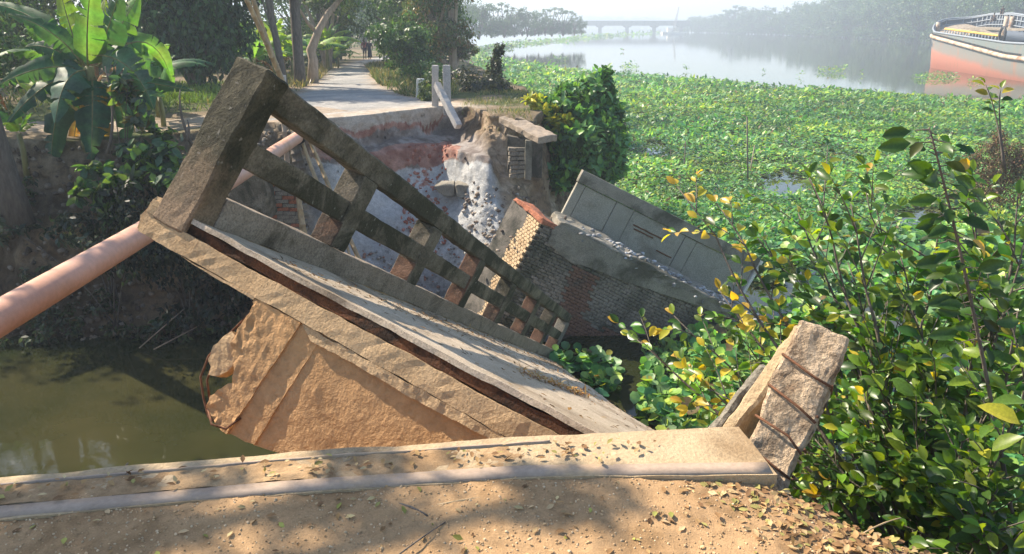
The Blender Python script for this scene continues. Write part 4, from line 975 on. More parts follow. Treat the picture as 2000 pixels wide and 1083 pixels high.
def pb(px, py, y, rx, rz, ry=None): return (at(px, py, y), (rx, ry or rx, rz))
RB = lambda px, py, dy, rx, rz: pb(px, py, 20.6+dy, rx, rz)
shrub('riverside_bush', "bright leafy bush with upright shoots on the water's edge beside the headland", (2.4, 20.8, -4.2), [RB(1110, 215, 0, .72, .42), RB(1160, 205, .4, .6, .7), RB(1095, 262, -.3, .6, .5), RB(1150, 270, -.5, .85, .65), RB(1192, 262, -.2, .45, .65), RB(1065, 222, 0, .42, .32), RB(1130, 325, -.6, .8, .5), RB(1182, 325, -.6, .5, .45), RB(1183, 165, .5, .27, .36), RB(1105, 180, .5, .25, .25), RB(1100, 345, -.8, .5, .35)],
      7600, .25, [(.10, .24, .06), (.16, .32, .06), (.06, .15, .05), (.09, .21, .09)], hang=-.2, stems=8)
shrub('riverside_bush', 'yellowing leaf cluster on the upper flank of the bright bush', (1.2, 20.0, -1.5), [RB(1046, 200, -.6, .28, .16), RB(1066, 216, -.6, .25, .16), RB(1090, 238, -.9, .3, .12)], 300, .2, [(.42, .38, .04), (.26, .32, .05)], stems=2, hang=-.1)
shrub('dark_shrub', 'dark tangled shrub spreading below the upright posts', G(930, 200, 27), [pb(905, 160, 28, .8, .5), pb(945, 175, 27, 1.0, .55), pb(975, 185, 27, .6, .4), pb(900, 190, 26.5, .6, .3), pb(960, 200, 25.5, .7, .3)], 5200, .13, [(.03, .04, .03), (.05, .06, .04), (.02, .03, .025)], stems=5, tmpl=LEAF4)
shrub('vine_stump', 'pointed stump wrapped in dark vines rising over the water plants', G(962, 190, 28), [pb(962, 165, 28, .42, .5), pb(965, 138, 28, .34, .5), pb(972, 112, 28, .22, .4), pb(978, 96, 28, .15, .2)], 3200, .11, [(.06, .08, .045), (.09, .09, .05), (.04, .05, .03)], stems=3, tmpl=LEAF4, sr=.1)
for ch in (('bright green sprouting bush between milestone and posts', 838, 185, 23, [pb(838, 165, 23.2, .25, .3), pb(835, 182, 22.8, .28, .22)], LT, 900, .13), ('low grey-green shrub on the verge behind the milestone', 828, 165, 30, [pb(860, 148, 30, .6, .45), pb(835, 140, 32, .8, .5), pb(800, 145, 33, .6, .35)], MD, 2400, .15)):
    shrub('verge_bush', ch[0], G(ch[1], ch[2], ch[3]), ch[4], ch[6], ch[7], ch[5], stems=3, tmpl=LEAF4)
FG = [(.06, .13, .06), (.09, .19, .06), (.045, .09, .05), (.16, .26, .05), (.11, .14, .10)]
shrub('fig_shrub', 'broad-leaved shrub with lime leaves on the bank edge beside the end post', G(290, 320, 15.5), [pb(300, 285, 15.5, .55, .3), pb(325, 310, 15.2, .45, .3), pb(262, 305, 15.3, .4, .25), pb(285, 330, 15, .6, .25), pb(335, 345, 14.8, .3, .3)], 900, .24, FG, mat='leaf', stems=6)
shrub('fig_shrub', 'broad-leaved shrub climbing beside the banana leaves', G(235, 300, 15.9), [pb(240, 165, 15.6, .28, .3), pb(225, 185, 15.6, .3, .2), pb(262, 190, 15.6, .3, .2), pb(280, 225, 15.5, .25, .2)], 260, .24, FG+[(.16, .13, .05)], stems=4)
shrub('fig_shrub', 'broad-leaved sprouting shrub with lime tips low on the creek bank', G(190, 420, 14.9), [pb(195, 340, 14.9, .4, .18), pb(180, 375, 14.7, .4, .22), pb(205, 400, 14.6, .35, .2), pb(225, 350, 15, .3, .2)], 380, .25, FG, stems=5)
shrub('creek_weed', 'dark ferny weeds hanging on the bank below the broad-leaved shrubs', G(200, 470, 14.5), [pb(230, 450, 14.4, .9, .3), pb(140, 440, 14.6, .5, .25), pb(20, 440, 14.6, .5, .3), pb(260, 480, 14.3, .5, .2)], 1300, .16, [(.04, .07, .04), (.08, .10, .06), (.03, .05, .03)], stems=4, tmpl=LEAF4)
shrub('creek_weed', 'dark hanging creepers on the steep bank behind the fallen span', G(350, 450, 14.6), [pb(300, 400, 14.9, 1.0, .7), pb(370, 470, 14.7, 1.0, .6), pb(430, 540, 14.6, .8, .6), pb(300, 500, 14.4, .9, .6), pb(400, 600, 14.4, .8, .3), pb(480, 560, 14.6, .5, .6)], 3600, .13, [(.018, .03, .018), (.03, .045, .025), (.012, .018, .012)], stems=9, tmpl=LEAF4, hang=.9)
shrub('creek_weed', 'small twiggy weed at the waterline with two dead sticks', G(330, 640, 14.1), [pb(310, 635, 14.0, .35, .12), pb(335, 620, 14.1, .25, .15)], 160, .12, [(.06, .10, .05), (.03, .05, .03)], stems=3, tmpl=LEAF6)
for i, (a, b) in enumerate((((272, 680, 13.5), (358, 605, 14.0)), ((300, 683, 13.3), (390, 636, 13.9)))):
    o = tube('dead_stick', [at(*a)-at(*a), at(*b)-at(*a)], [.014, .01], M['palebark'], None, 5); o.location = at(*a); tag(o, ['thin dead stick slanting into the creek, the steeper', 'thin dead stick slanting into the creek, the flatter'][i], 'stick')
for i, (a, b, c) in enumerate((((210, 300, 15.3), (232, 230, 15.4), (205, 130, 15.5)), ((375, 285, 15.6), (345, 220, 15.6), (352, 175, 15.7)), ((365, 275, 15.4), (372, 250, 15.4), (366, 235, 15.5)))):
    o = tube('bare_sapling', [p - at(*a) for p in curve(at(*a), at(*b), at(*c), 6)], [.035, .03, .028, .024, .02, .016, .01], M['bark'], None, 6); o.location = at(*a); tag(o, ['bare stem rising through the climbing broad-leaved shrub', 'bare forked sapling at the path edge near the end post', 'short broken sapling stub beside the forked one'][i], 'sapling')
shrub('dry_vine_bush', 'dry brown vine-covered bush standing in the water plants', on(1950, 400, WATER), [pb(1930, 310, 22, .55, .5), pb(1950, 275, 22, .3, .4), pb(1965, 330, 22, .7, .5), pb(1900, 340, 22, .4, .35), pb(1990, 310, 22, .5, .55), pb(1940, 380, 21.5, 1.0, .35)], 7000, .085, [(.17, .12, .07), (.24, .18, .10), (.10, .07, .05), (.14, .15, .06), (.2, .1, .06)], tmpl=LEAF4, stems=12, mat='dry', sr=.03)
# understorey that closes the view under the crowns
UN = [((60, 120), 38, 5.5, 1.6, LT, 'pale loose bushes behind the big banana plant'), ((160, 110), 42, 5, 2.0, MD, 'green bushes between banana plant and dense dark tree'), ((-60, 120), 34, 5, 2.0, MD, 'bushes at the left edge behind the path'), ((310, 120), 45, 5, 1.8, LT, 'light bushes above the lime green grass'), ((455, 130), 42, 4, 2.0, MD, 'bushes behind the leaning bamboos'),
      ((520, 125), 48, 5, 2.4, LT+MD, 'leafy bushes filling the banana grove'), ((590, 118), 52, 5, 2.6, MD, 'bushes behind the thickest roadside trunk'), ((615, 108), 58, 3, 2.8, MD+LT, 'bushes left of the road bend'), ((650, 100), 66, 2.4, 3.0, DK+MD, 'dark bushes left of the walkers'), ((790, 108), 60, 2.6, 2.8, MD, 'bushes right of the walkers'), ((825, 120), 50, 2.8, 2.2, MD+LT, 'bushes behind the marker stones'), ((705, 88), 110, 12, 6, DK+MD, 'dark thicket closing the end of the road'), ((745, 95), 120, 8, 5, DK+MD, 'dark thicket right of the road end')]
for (px, py), y, wd, hh, pal, lb in UN:
    b = G(px, py, y); bl = [((b.x+random.uniform(-.5, .5)*wd, y+random.uniform(-1, 1), b.z+random.uniform(.25, .9)*hh), (random.uniform(.22, .36)*wd, 1.0, random.uniform(.3, .5)*hh)) for _ in range(9)]
    shrub('understorey_bush', lb, b, bl, 4200, .15+y*.002, pal, stems=5, tmpl=LEAF4, group='understorey bushes')
WD = [(30, 470, 14.5, 'left of the pipe, nearest the photo edge'), (90, 520, 14.3, 'just above the pipe near its left part'), (160, 470, 14.7, 'beside the worn trail'), (50, 560, 14.0, 'low above the waterline at the left edge'), (250, 520, 14.2, 'right of the pipe below the shrubs'), (60, 380, 15.0, 'under the young banana plant'), (330, 560, 14.1, 'above the dead sticks'), (410, 480, 14.5, 'behind the cantilever lip'), (10, 330, 15.6, 'beside the left trunk'), (460, 620, 14.0, 'at the waterline behind the broken girder')]
for px, py, y, lb in WD:
    b = at(px, py, y); b.z = gz(b.x, b.y)
    shrub('creek_weed', 'patch of dark weeds on the creek bank, '+lb, b, [((b.x+random.uniform(-.4, .4), b.y-.05+random.uniform(-.2, .1), b.z+random.uniform(0, .3)), (random.uniform(.25, .5), .25, random.uniform(.12, .28))) for _ in range(4)], 420, .13, [(.05, .08, .035), (.08, .11, .05), (.03, .05, .025), (.10, .08, .05)], stems=3, tmpl=LEAF4, hang=.6)
# grass on verges and headland
BLADE = (np.array([(-.05, 0, 0), (.05, 0, 0), (.03, .6, .06), (0, 1, .22)], float), [np.array([(0, 1, 2, 3)])])
def grass(label, poly, n, size, pal, wts=None, kind='grass', tmax=.25):
    xs = [p[0] for p in poly]; ys = [p[1] for p in poly]
    P = np.stack([RNG.uniform(min(xs), max(xs), n*3), RNG.uniform(min(ys), max(ys), n*3)], 1); P = P[inside(P, poly)][:n]
    P = P[(~inside(P, ROAD))]; 
    nn = fbm(P[:, 0]*1.2, P[:, 1]*1.2, 5.0); P = P[nn+RNG.uniform(-.25, .25, len(P)) > -.08]
    z, t, *_ = bank(P[:, 0], P[:, 1]); k = t < tmax; P = P[k]; z = z[k]; m = len(P)
    D = np.stack([RNG.normal(0, .55, m), RNG.normal(0, .55, m), np.ones(m)], 1)
    V, F, C = leaves_np(np.column_stack([P, z]), D, rdirs(m), size*RNG.uniform(.4, 1.3, m)*(1+P[:, 1]*.004), cols(m, pal, wts), BLADE)
    return tag(mesh_np('grass', V, F, M['leaf'], None, C), label, 'grass', None, 'stuff')
STR = [(.30, .24, .12), (.20, .20, .08), (.10, .15, .05), (.07, .12, .04)]
rv = [(p.x, p.y) for p in (on(862, 200, -.5), on(775, 186, -.55), on(735, 160, -.6), on(715, 128, -.85), on(800, 120, -.8), on(900, 175, -.5))]
grass('dry and green grass on the verge right of the road', rv, 16000, .30, STR)
lv = [(p.x, p.y) for p in (on(560, 190, -.6), on(622, 152, -.6), on(665, 124, -.9), on(640, 118, -.9), on(560, 145, -.7), on(500, 170, -.7))]
grass('dry straw grass on the verge left of the road', lv, 5000, .28, STR, [4, 2, 1, 1])
grass('tufts of grass on the brown headland', [(-1.3, 17.4), (1.2, 17.4), (1.6, 21), (.8, 27), (-1.0, 27), (-1.4, 21)], 4200, .13, STR, [2, 3, 2, 2], tmax=.06)
lg = [(p.x, p.y) for p in (on(290, 205, -.7), on(430, 200, -.7), on(430, 168, -.7), on(290, 172, -.7))]
grass('lime green sunlit grass behind the path', lg, 9000, .22, [(.20, .30, .04), (.14, .24, .04)])
ground_rubble('clods and fallen bits on the shaded creek bank', 0, 1300, .05, [(.10, .08, .06), (.20, .16, .12), (.28, .24, .19)], 13.8, 17.2, -12.5, -4.6, (.05, 1))
grass('weeds between path and trees', [(-30, 20), (-9.5, 20.2), (-8, 23.5), (-10, 30), (-30, 30)], 9000, .3, STR, [1, 2, 3, 3])
# ------------------------------------------------------------------ water hyacinth
HY = [(.05, .17, .045), (.08, .23, .055), (.035, .12, .035), (.13, .28, .07), (.04, .15, .07), (.20, .32, .06), (.12, .24, .12)]
def hyacinth(label, poly, step, smin, tmpl, holes=(), pal=HY, k=.0042, name='water_hyacinth', h0=.12, thin=0.0, mat_px=False, edge=.25, hmax=.40):
    """leaves over a patch of water given by its outline; step = spacing in picture units at which leaves stop being told apart"""
    xs = [p[0] for p in poly]; ys = [p[1] for p in poly]
    n = int((max(xs)-min(xs))*(max(ys)-min(ys))/step/step)
    P = np.stack([RNG.uniform(min(xs), max(xs), n), RNG.uniform(min(ys), max(ys), n)], 1)
    jit = np.stack([fbm(P[:, 0]/22, P[:, 1]/7, 1.0, 3), fbm(P[:, 0]/22, P[:, 1]/7, 8.0, 3)], 1)*np.array([14, 5])*edge*4*np.clip(P[:, 1:]/300, .12, 1)
    P = P[inside(P+jit, poly)]
    for hx, hy, hrx, hry in holes:
        q = ((P[:, 0]-hx)/hrx)**2+((P[:, 1]-hy)/hry)**2+.6*fbm(P[:, 0]/9, P[:, 1]/6, 3.0, 3); P = P[q > 1]
    W = np.array([tuple(on(px, py, WATER)) for px, py in P])
    if thin: W = W[fbm(W[:, 0]*.7, W[:, 1]*.7, 4.0, 3) > thin]
    m = len(W)
    lump = np.clip(.5+.9*fbm(W[:, 0]*.45, W[:, 1]*.45, 0, 4), 0, 1)
    sz = np.maximum(smin, k*W[:, 1])*RNG.uniform(.5, 1.5, m)*(.8+.5*lump)
    W[:, 2] = WATER+.03+(h0+(hmax-h0)*lump)*RNG.uniform(.15, 1, m)
    D = rdirs(m)*np.array([1, 1, .35])+np.array([0, 0, .25]); N = rdirs(m)*.55+np.array([-.1, -.15, 1.0])
    big = fbm(W[:, 0]*.10, W[:, 1]*.06, 2.0, 4); tone = (.75+.75*lump)*(1.15+.5*big)
    C = cols(m, pal)*tone[:, None]; C = lerp(C, C*np.array([1.7, 1.25, .9]), np.clip(.45+1.1*fbm(W[:, 0]*.25, W[:, 1]*.18, 12.0, 3), 0, 1)); br_ = RNG.random(m) < .03; C[br_] = (.16, .11, .05)
    yel = RNG.random(m) < .012; C[yel] = (.30, .28, .05)
    V, F, C = leaves_np(W, D, N, sz, C, tmpl)
    o = tag(mesh_np(name, V, F, M['hy'], None, C), label, 'water hyacinth', None, 'stuff')
    if mat_px:                         # roots and old leaves lying flat between the plants
        Q = P[RNG.random(len(P)) < .5]; Wq = np.array([tuple(on(px, py, WATER+.025)) for px, py in Q]); mq = len(Wq)
        V, F, C = leaves_np(Wq, rdirs(mq)*np.array([1, 1, 0])+1e-3, np.tile((0, 0, 1.), (mq, 1)), np.maximum(smin, k*Wq[:, 1])*1.5, cols(mq, [(.035, .075, .02), (.06, .10, .025), (.09, .10, .035)]), LEAF6)
        tag(mesh_np('floating_roots', V, F, M['dry'], None, C), 'old leaves and roots lying flat under: '+label[:40].rsplit(' ', 1)[0], 'water hyacinth', None, 'stuff')
    return W
MAIN = [(860, 104), (985, 118), (1100, 136), (1200, 147), (1290, 152), (1400, 160), (1500, 172), (1620, 178), (1700, 184), (1800, 190), (1900, 199), (2060, 206), (2260, 218), (2260, 260), (2060, 260), (860, 260)]
HO = [(1283, 292, 22, 11), (1432, 267, 12, 4)]
hyacinth('bright green carpet of floating water plants spreading over the river, far part', MAIN, 1.45, .14, LEAF4, (), k=.0055, mat_px=True)
MID = [(860, 250), (2260, 250), (2400, 420), (2400, 470), (1520, 470), (1520, 560), (1470, 560), (1400, 480), (1150, 400), (1130, 330), (1000, 300), (860, 300)]
hyacinth('green carpet of floating water plants between the bushes and the pale pools', MID, 2.2, .165, LEAF4, HO+[(1530, 365, 50, 22), (1345, 395, 26, 8), (1600, 350, 14, 5), (1800, 430, 60, 20), (1240, 240, 12, 4)], edge=.15, k=.0056, mat_px=True)
NEARH = [(1520, 455), (2500, 455), (2500, 900), (1700, 1060), (1520, 1000), (1430, 880), (1290, 865), (1235, 815), (1255, 765), (1262, 690), (1310, 668), (1500, 660), (1560, 570)]
hyacinth('glossy round-leaved floating plants below the leafy branches', NEARH, 6.4, .15, ROUND, [(1720, 620, 90, 40), (1880, 700, 60, 50), (1560, 545, 30, 20), (1680, 960, 60, 60), (1650, 880, 50, 40), (1480, 700, 25, 10)], edge=.08, k=.0125, hmax=.26, h0=.06)
SMALL = [(1060, 700), (1085, 692), (1140, 696), (1190, 708), (1208, 730), (1206, 765), (1180, 790), (1130, 750), (1078, 716)]
hyacinth('small raft of floating round leaves against the sunken deck edge', SMALL, 6.2, .15, ROUND, edge=.06, k=.0125, hmax=.2, h0=.05)
hyacinth('narrow strip of floating plants far off under the hazy trees', [(700, 120), (925, 95), (1000, 83), (1100, 76), (1145, 69), (1230, 66), (1292, 63.6), (1290, 65.5), (1200, 72), (1135, 79), (1085, 84), (1010, 92), (960, 110), (935, 122), (700, 135)], 1.5, .3, LEAF4, edge=.02, k=.004)
RAFT = [(1625, 142, 32, 4.5, 'small raft of floating plants drifting on open water'), (1828, 153, 46, 9, 'oval raft of floating plants drifting beside the barge'), (1228, 136, 18, 6, 'dark tuft of plants at the edge of the open water'), (1565, 150, 6, 2, 'tiny tuft drifting left of the small raft'), (1683, 150, 6, 2, 'tiny tuft drifting right of the small raft'),
        (1215, 101, 4, 1.6, 'tiny tuft alone far out on the pale water'), (1492, 142, 5, 2, 'tiny tuft drifting near the carpet edge'), (1090, 120, 22, 3, 'thin raft at the mouth of the dark inlet'), (1900, 160, 16, 3, 'flat thin raft right of the oval raft'), (1425, 70, 3, 1, 'tiny dark speck of plants far across the river'), (1340, 139, 5, 2, 'tiny tuft above the carpet edge')]
for cx_, cy_, rx_, ry_, lb in RAFT:
    hyacinth(lb, [(cx_+rx_*math.cos(a), cy_+ry_*math.sin(a)) for a in np.linspace(0, 6.0, 10)], 1.5, .12, LEAF4, edge=.0, name='plant_raft', k=.003, hmax=.9 if rx_ < 40 else .55)
# stems under the near plants and open stalks
parts = []
for i in range(420):
    px, py = random.uniform(1225, 1500), random.uniform(655, 860)
    if not inside(np.array([(px, py)]), NEARH)[0]: continue
    p = on(px, py, WATER); q = p+Vector((random.uniform(-.12, .12), random.uniform(-.12, .12), random.uniform(.1, .35)))
    parts.append((*tube_np([p, p.lerp(q, .5)+Vector((.02, 0, 0)), q], [.014, .011, .005], 4, False), (.09, .15, .05)))
V, F, C = join_np(parts); tag(mesh_np('hyacinth_stalks', V, F, M['hy'], None, C), 'pale stalks standing among the round floating leaves', 'stalks', None, 'stuff')
for i, (a, b, r, lb) in enumerate((((1463, 362), (1459, 228), .035, 'tall thin dark stake standing in the water plants'), ((1462, 345), (1474, 284), .025, 'slanting pale stick crossing the tall dark stake'), ((1337, 335), (1339, 277), .03, 'short dark stake standing beside the pale pool'), ((1310, 330), (1310, 290), .018, 'short faint stick left of the short dark stake'), ((1236, 308), (1222, 240), .022, 'leaning stick beside the bright bush'))):
    A_ = on(*a, WATER-.0); o = tube('water_stake', [Vector((0, 0, -.4)), at(*b, A_.y)-A_], [r, r*.8], M['bark'] if i != 1 else M['palebark'], None, 6); o.location = A_; tag(o, lb, 'stake', 'stakes in the water plants')
# ------------------------------------------------------------------ distant trees
def far_tree(name, pal, n=2600, kind=0, seed=0):
    rs = random.Random(seed); h = 12
    if kind == 0: bl = [((rs.uniform(-3.2, 3.2), rs.uniform(-2, 2), rs.uniform(3.5, 9.8)), (rs.uniform(2, 3.2),)*2+(rs.uniform(1.6, 2.6),)) for _ in range(10)]+[((rs.uniform(-4.5, 4.5), rs.uniform(-2, 1), rs.uniform(.6, 1.8)), (2.6, 2, 1.5)) for _ in range(5)]
    else: bl = [((x, rs.uniform(-1, 1), 10+rs.uniform(-.6, 1.0)-abs(x)*.22), (2.0, 1.8, .55)) for x in (-5.5, -3.2, -1.2, 1, 3.2, 5.4)]+[((rs.uniform(-3, 3), 0, 1.5), (3.6, 2, 1.8)), ((rs.uniform(-2, 2), 0, 4.5), (3, 2, 2.2)), ((-3, 0, 3), (2.5, 2, 2)), ((3, 0, 3), (2.5, 2, 2))]
    V, F, C = blob_leaves(bl, n, .62, pal, clump=.7, fill=.2)
    me = mesh_np('crown', V, F, M['leaf'], None, C); m1 = me.data; bpy.data.objects.remove(me)
    V, F, C = limbs((0, 0, -1), [(Vector(b[0]), .08) for b in bl[:6]], .35, .8); me = mesh_np('trunk', V, F, M['bark']); m2 = me.data; bpy.data.objects.remove(me)
    return m1, m2
FT = [far_tree('a', DK+MD, 2800, 0, 1), far_tree('b', DK+MD, 2800, 0, 2), far_tree('c', MD, 2800, 0, 3), far_tree('d', DK+MD, 2600, 1, 4), far_tree('e', MD, 2600, 1, 5)]
def put_far(label, px, py, y, h, k, group, sx=1.0):
    p = at(px, py, y); r = empty('distant_tree', (p.x, p.y, WATER+.8 if p.x > 40 or px > 1150 else -1.2), label, 'tree', group)
    zz = r.location.z; s = (h-zz)/11.2
    r.scale = (s*sx, s*sx, s); r.rotation_euler = (0, 0, random.uniform(-.5, .5)+(3.14 if random.random() < .5 else 0))
    link('crown', FT[k][0], r); link('trunk', FT[k][1], r); return r
def ht(py, y): return at(1000, py, y).z
LFT = [(905, 8, 205), (935, -12, 215), (960, 6, 225), (985, 4, 232), (1005, 10, 240), (1030, 18, 240), (1052, 22, 248), (1078, 14, 250), (1100, 20, 250), (1122, 30, 255), (1136, 40, 262), (918, 20, 190), (950, 30, 235), (985, 30, 215), (1045, 40, 236), (1110, 46, 250), (880, 0, 180), (860, -20, 170), (1065, 35, 238), (1020, 36, 230)]
WHL = ['tallest hazy tree nearest the feathery road trees', 'hazy tree poking above the left headland wood', 'umbrella-topped hazy tree in the wood left of the far bridge', 'low hazy tree at the water edge of the left wood']
for i, (px, py, y) in enumerate(LFT):
    k = 3 if i in (2, 3) else 4 if i in (7, 8) else i % 3
    put_far('hazy blue tree in the wood between the feathery trees and the far bridge', px, 60, y, ht(py, y)*1.0, k, 'hazy trees left of the far bridge')
RT = []
prof = [(1322, 44), (1345, 30), (1380, 28), (1420, 26), (1436, 10), (1470, 16), (1500, 10), (1530, 24), (1560, 2), (1600, -6), (1650, -16), (1700, -18), (1760, -24), (1820, -30), (1900, -40), (2000, -60)]
px = 1318
while px < 2150:
    d = float(np.interp(px, [1300, 1480, 1600, 1700, 1800, 1900, 2050, 2200], [700, 520, 420, 350, 290, 245, 190, 160]))
    top = float(np.interp(px, [a for a, b in prof], [b for a, b in prof]))+random.uniform(-2, 12)
    k = 3 if 1425 < px < 1450 or 1490 < px < 1515 else random.choice([0, 1, 2, 2])
    RT.append((px, top, d+random.uniform(5, 30), k)); px += 9.0*420/d*random.uniform(.8, 1.2)*.9
for i, (px, top, d, k) in enumerate(RT):
    put_far('hazy tree in the long wooded line across the river', px, 60, d, ht(top, d), k, 'trees along the far right bank')
    if i % 2 == 0: put_far('hazy tree in the long wooded line across the river', px+4, 60, d-12, ht(top+22, d), (k+1) % 3, 'trees along the far right bank')
for i in range(16):
    px = 1140+i*12; put_far('faint tree on the horizon behind the far bridge', px, 60, 1500+random.uniform(-60, 60), 12+random.uniform(0, 7), i % 3, 'faint trees behind the far bridge', 2.0)
# far bridge and crane
FB = empty('road_bridge', at(1230, 55, 640), 'long low concrete bridge crossing the river far away in haze', 'bridge'); fo = FB.location
def fb(name, a, b, mat='greyc'):
    bm = box_bm(a, b); o = bm_obj(name, bm, M[mat], FB); return o
zt0 = ht(43.0, 640)-fo.z
x0, x1 = at(1100, 50, 640).x-fo.x, at(1345, 50, 640).x-fo.x
fb('deck', (x0, -5, zt0-1.2), (x1, 5, zt0-.3)); fb('parapet', (x0, -5.2, zt0-.3), (x1, -5.0, zt0+.8)); fb('parapet', (x0, 5.0, zt0-.3), (x1, 5.2, zt0+.8)); fb('girder', (x0, -4, zt0-3.0), (x1, -3.4, zt0-1.2)); fb('girder', (x0, 3.4, zt0-3.0), (x1, 4, zt0-1.2))
for px in (1120, 1172, 1225, 1278, 1330):
    xx = at(px, 50, 640).x-fo.x; pr = empty('pier', (xx, 0, 0)); pr.parent = FB
    o = bm_obj('column', box_bm((-1.3, -1.5, WATER-fo.z-1), (1.3, 1.5, zt0-4.4)), M['greyc'], pr)
    o = bm_obj('cap', prism_bm([(-1.8, zt0-4.4), (1.8, zt0-4.4), (3.4, zt0-3.0), (-3.4, zt0-3.0)], -4.5, 4.5, 1), M['greyc'], pr)
CR = empty('crane', at(1317, 62, 560), 'tall slender crane mast standing on a pontoon at the end of the far bridge', 'crane'); co = CR.location.copy(); co.z = WATER; CR.location = co
h = ht(14, 560)-WATER; parts = []
for sx, sy in ((-1, -1), (1, -1), (1, 1), (-1, 1)): parts.append((*tube_np([(sx*.8-1.0, sy*.8, 0), (sx*.25+2.0, sy*.25, h)], .14, 4), None))
for i in range(16):
    t, t2 = i/16, (i+1)/16; f1 = lambda t, s: ((.8-.55*t)*s-1+3*t, -.7, h*t); parts.append((*tube_np([f1(t, -1), f1(t2, 1)], .1, 4), None)); parts.append((*tube_np([f1(t, 1), f1(t2, -1)], .1, 4), None))
V, F, C = join_np(parts); mesh_np('lattice_mast', V, F, M['postc'], CR)
bm_obj('pontoon', box_bm((-9, -4, -.3), (7, 4, 1.3)), M['white'], CR); bm_obj('cabin', box_bm((-5, -1.5, 1.3), (-2, 1.5, 4)), M['white'], CR)
for i, px in enumerate((1290, 1298, 1306)):
    o = box_thing('survey_post', ['thin pale post in the water under the far bridge', 'second thin pale post under the far bridge', 'third thin pale post beside the crane pontoon'][i], 'post', (at(px, 60, 600).x, 600, WATER-.5), (at(px, 60, 600).x, 600, WATER+3.2+i*.5), .5, .5, 'white')
# ------------------------------------------------------------------ the barge
BO = on(1786, 129, WATER); BE = on(1985, 159, WATER); bd = (BE-BO); bd.z = 0; bd.normalize(); be = Vector((-bd.y, bd.x, 0))
if be.x < 0: be = -be
BARGE = empty('cargo_barge', BO, 'rust-streaked grey and salmon barge moored at the photo\'s right edge with yellow rail', 'barge')
BL_ = 46.0; HB = 4.6
def hull_green(name='hull_paint'):
    m, t, b = newmat(name)
    tc = node(t, 'ShaderNodeTexCoord'); sx = node(t, 'ShaderNodeSeparateXYZ'); t.links.new(tc.outputs['Object'], sx.inputs[0])
    n = noise_n(t, .35, 5, .6, stretch=(1, 1, .5)); ad = node(t, 'ShaderNodeMath', operation='MULTIPLY_ADD'); t.links.new(n, ad.inputs[0]); ad.inputs[1].default_value = 1.1; al = node(t, 'ShaderNodeVectorMath', operation='DOT_PRODUCT'); t.links.new(tc.outputs['Object'], al.inputs[0]); al.inputs[1].default_value = (bd.x*.075, bd.y*.075, 1); t.links.new(al.outputs['Value'], ad.inputs[2])
    mr = node(t, 'ShaderNodeMapRange'); t.links.new(ad.outputs[0], mr.inputs[0]); mr.inputs[1].default_value = 0; mr.inputs[2].default_value = 6
    c = ramp(t, mr.outputs[0], [(.0, (.46, .15, .09)), (.54, (.46, .19, .13)), (.64, (.24, .21, .18)), (.95, (.16, .19, .18))])
    s = noise_n(t, 1.4, 6, .7, stretch=(1, 1, .25)); sm = ramp(t, s, [(.55, (0, 0, 0)), (.68, (1, 1, 1))]); c = mixc(t, sm, c, (.34, .17, .10))
    t.links.new(c, b.inputs['Base Color']); b.inputs['Roughness'].default_value = .6; return m
M['hull'] = hull_green(); M['hullin'] = plain('dark_blue_plate', (.05, .07, .10), .6); M['rib'] = plain('pale_rib', (.22, .25, .28), .6); M['yellow'] = plain('yellow_paint', (.75, .42, .05), .5); M['rustband'] = concrete('rust_band', (.50, .38, .27), (.62, .50, .38), (.28, .14, .08), .55, 2); M['tarp'] = plain('tan_canvas', (.30, .25, .18), .9, v=.4, scale=3); M['wood'] = plain('deck_plate', (.30, .25, .19), .9, v=.3, scale=3)
st = [0, .4, 1.2, 2.5, 4.2, 6.5, 9, 12, 16, 20, 24, 28, 33, 39, BL_]
def off(x): return HB*(1-math.sqrt(max(0, 1-((7-x)/7)**2))) if x < 7 else 0
def ztn(x): return float(np.interp(x, [0, 1.5, 3.5, 6, 30, BL_], [2.5, 1.9, 1.2, .55, -.45, -.45]))-WATER
def zst(x): return float(np.interp(x, [0, 3, 30, BL_], [.45, .1, -1.95, -2.3]))-WATER
def ztf(x): return float(np.interp(x, [0, 3, 8, 16, 28, BL_], [2.5, 3.1, 3.1, 2.5, 1.5, 1.3]))-WATER
def bp(x, yy, z): return bd*x+be*yy+Vector((0, 0, z))
sect = []
for x in st:
    o_ = off(x); fl = .9*math.exp(-x/6)
    zn, zf = ztn(x), ztf(x)
    sect.append([bp(x+fl*1.3, HB, -.6), bp(x+fl*1.2, o_+.9+(0), -.6), bp(x+fl, o_+.35, 0), bp(x+fl*.45, o_+.15, zst(x)*.6), bp(x, o_, zst(x)), bp(x, o_, zn)])
V = [tuple(p) for s in sect for p in s]; k = 6; F = [(i*k+j, (i+1)*k+j, (i+1)*k+j+1, i*k+j+1) for i in range(len(st)-1) for j in range(k-1)]
nb0 = len(V)
for x in st:
    o_ = 2*HB-off(x); fl = .9*math.exp(-x/6); zf = ztf(x)
    V += [tuple(p) for p in (bp(x+fl*1.3, HB, -.6), bp(x+fl*1.2, o_-.9, -.6), bp(x+fl, o_-.35, 0), bp(x+fl*.45, o_-.15, zf*.5), bp(x, o_, zf*.66), bp(x, o_, zf))]
F += [(nb0+i*k+j, nb0+i*k+j+1, nb0+(i+1)*k+j+1, nb0+(i+1)*k+j) for i in range(len(st)-1) for j in range(k-1)]
mesh_np('hull', V, np.array(F), M['hull'], BARGE)
def path_tube(name, pts, r, mat, parent=BARGE, k=6): return tube(name, pts, r, mat, parent, k)
xs_ = list(np.linspace(0.02, 7, 12))+list(np.linspace(8, BL_, 24))
near = [bp(x, off(x)-.04, zst(x)) for x in xs_]; path_tube('rubbing_strake', near, .26, M['rustband'], k=8)
path_tube('gunwale', [bp(x, 2*HB-off(x), ztf(x)+.05) for x in xs_[::-1]]+[bp(x, off(x), ztn(x)+.05) for x in xs_], .13, M['rib'], k=8)
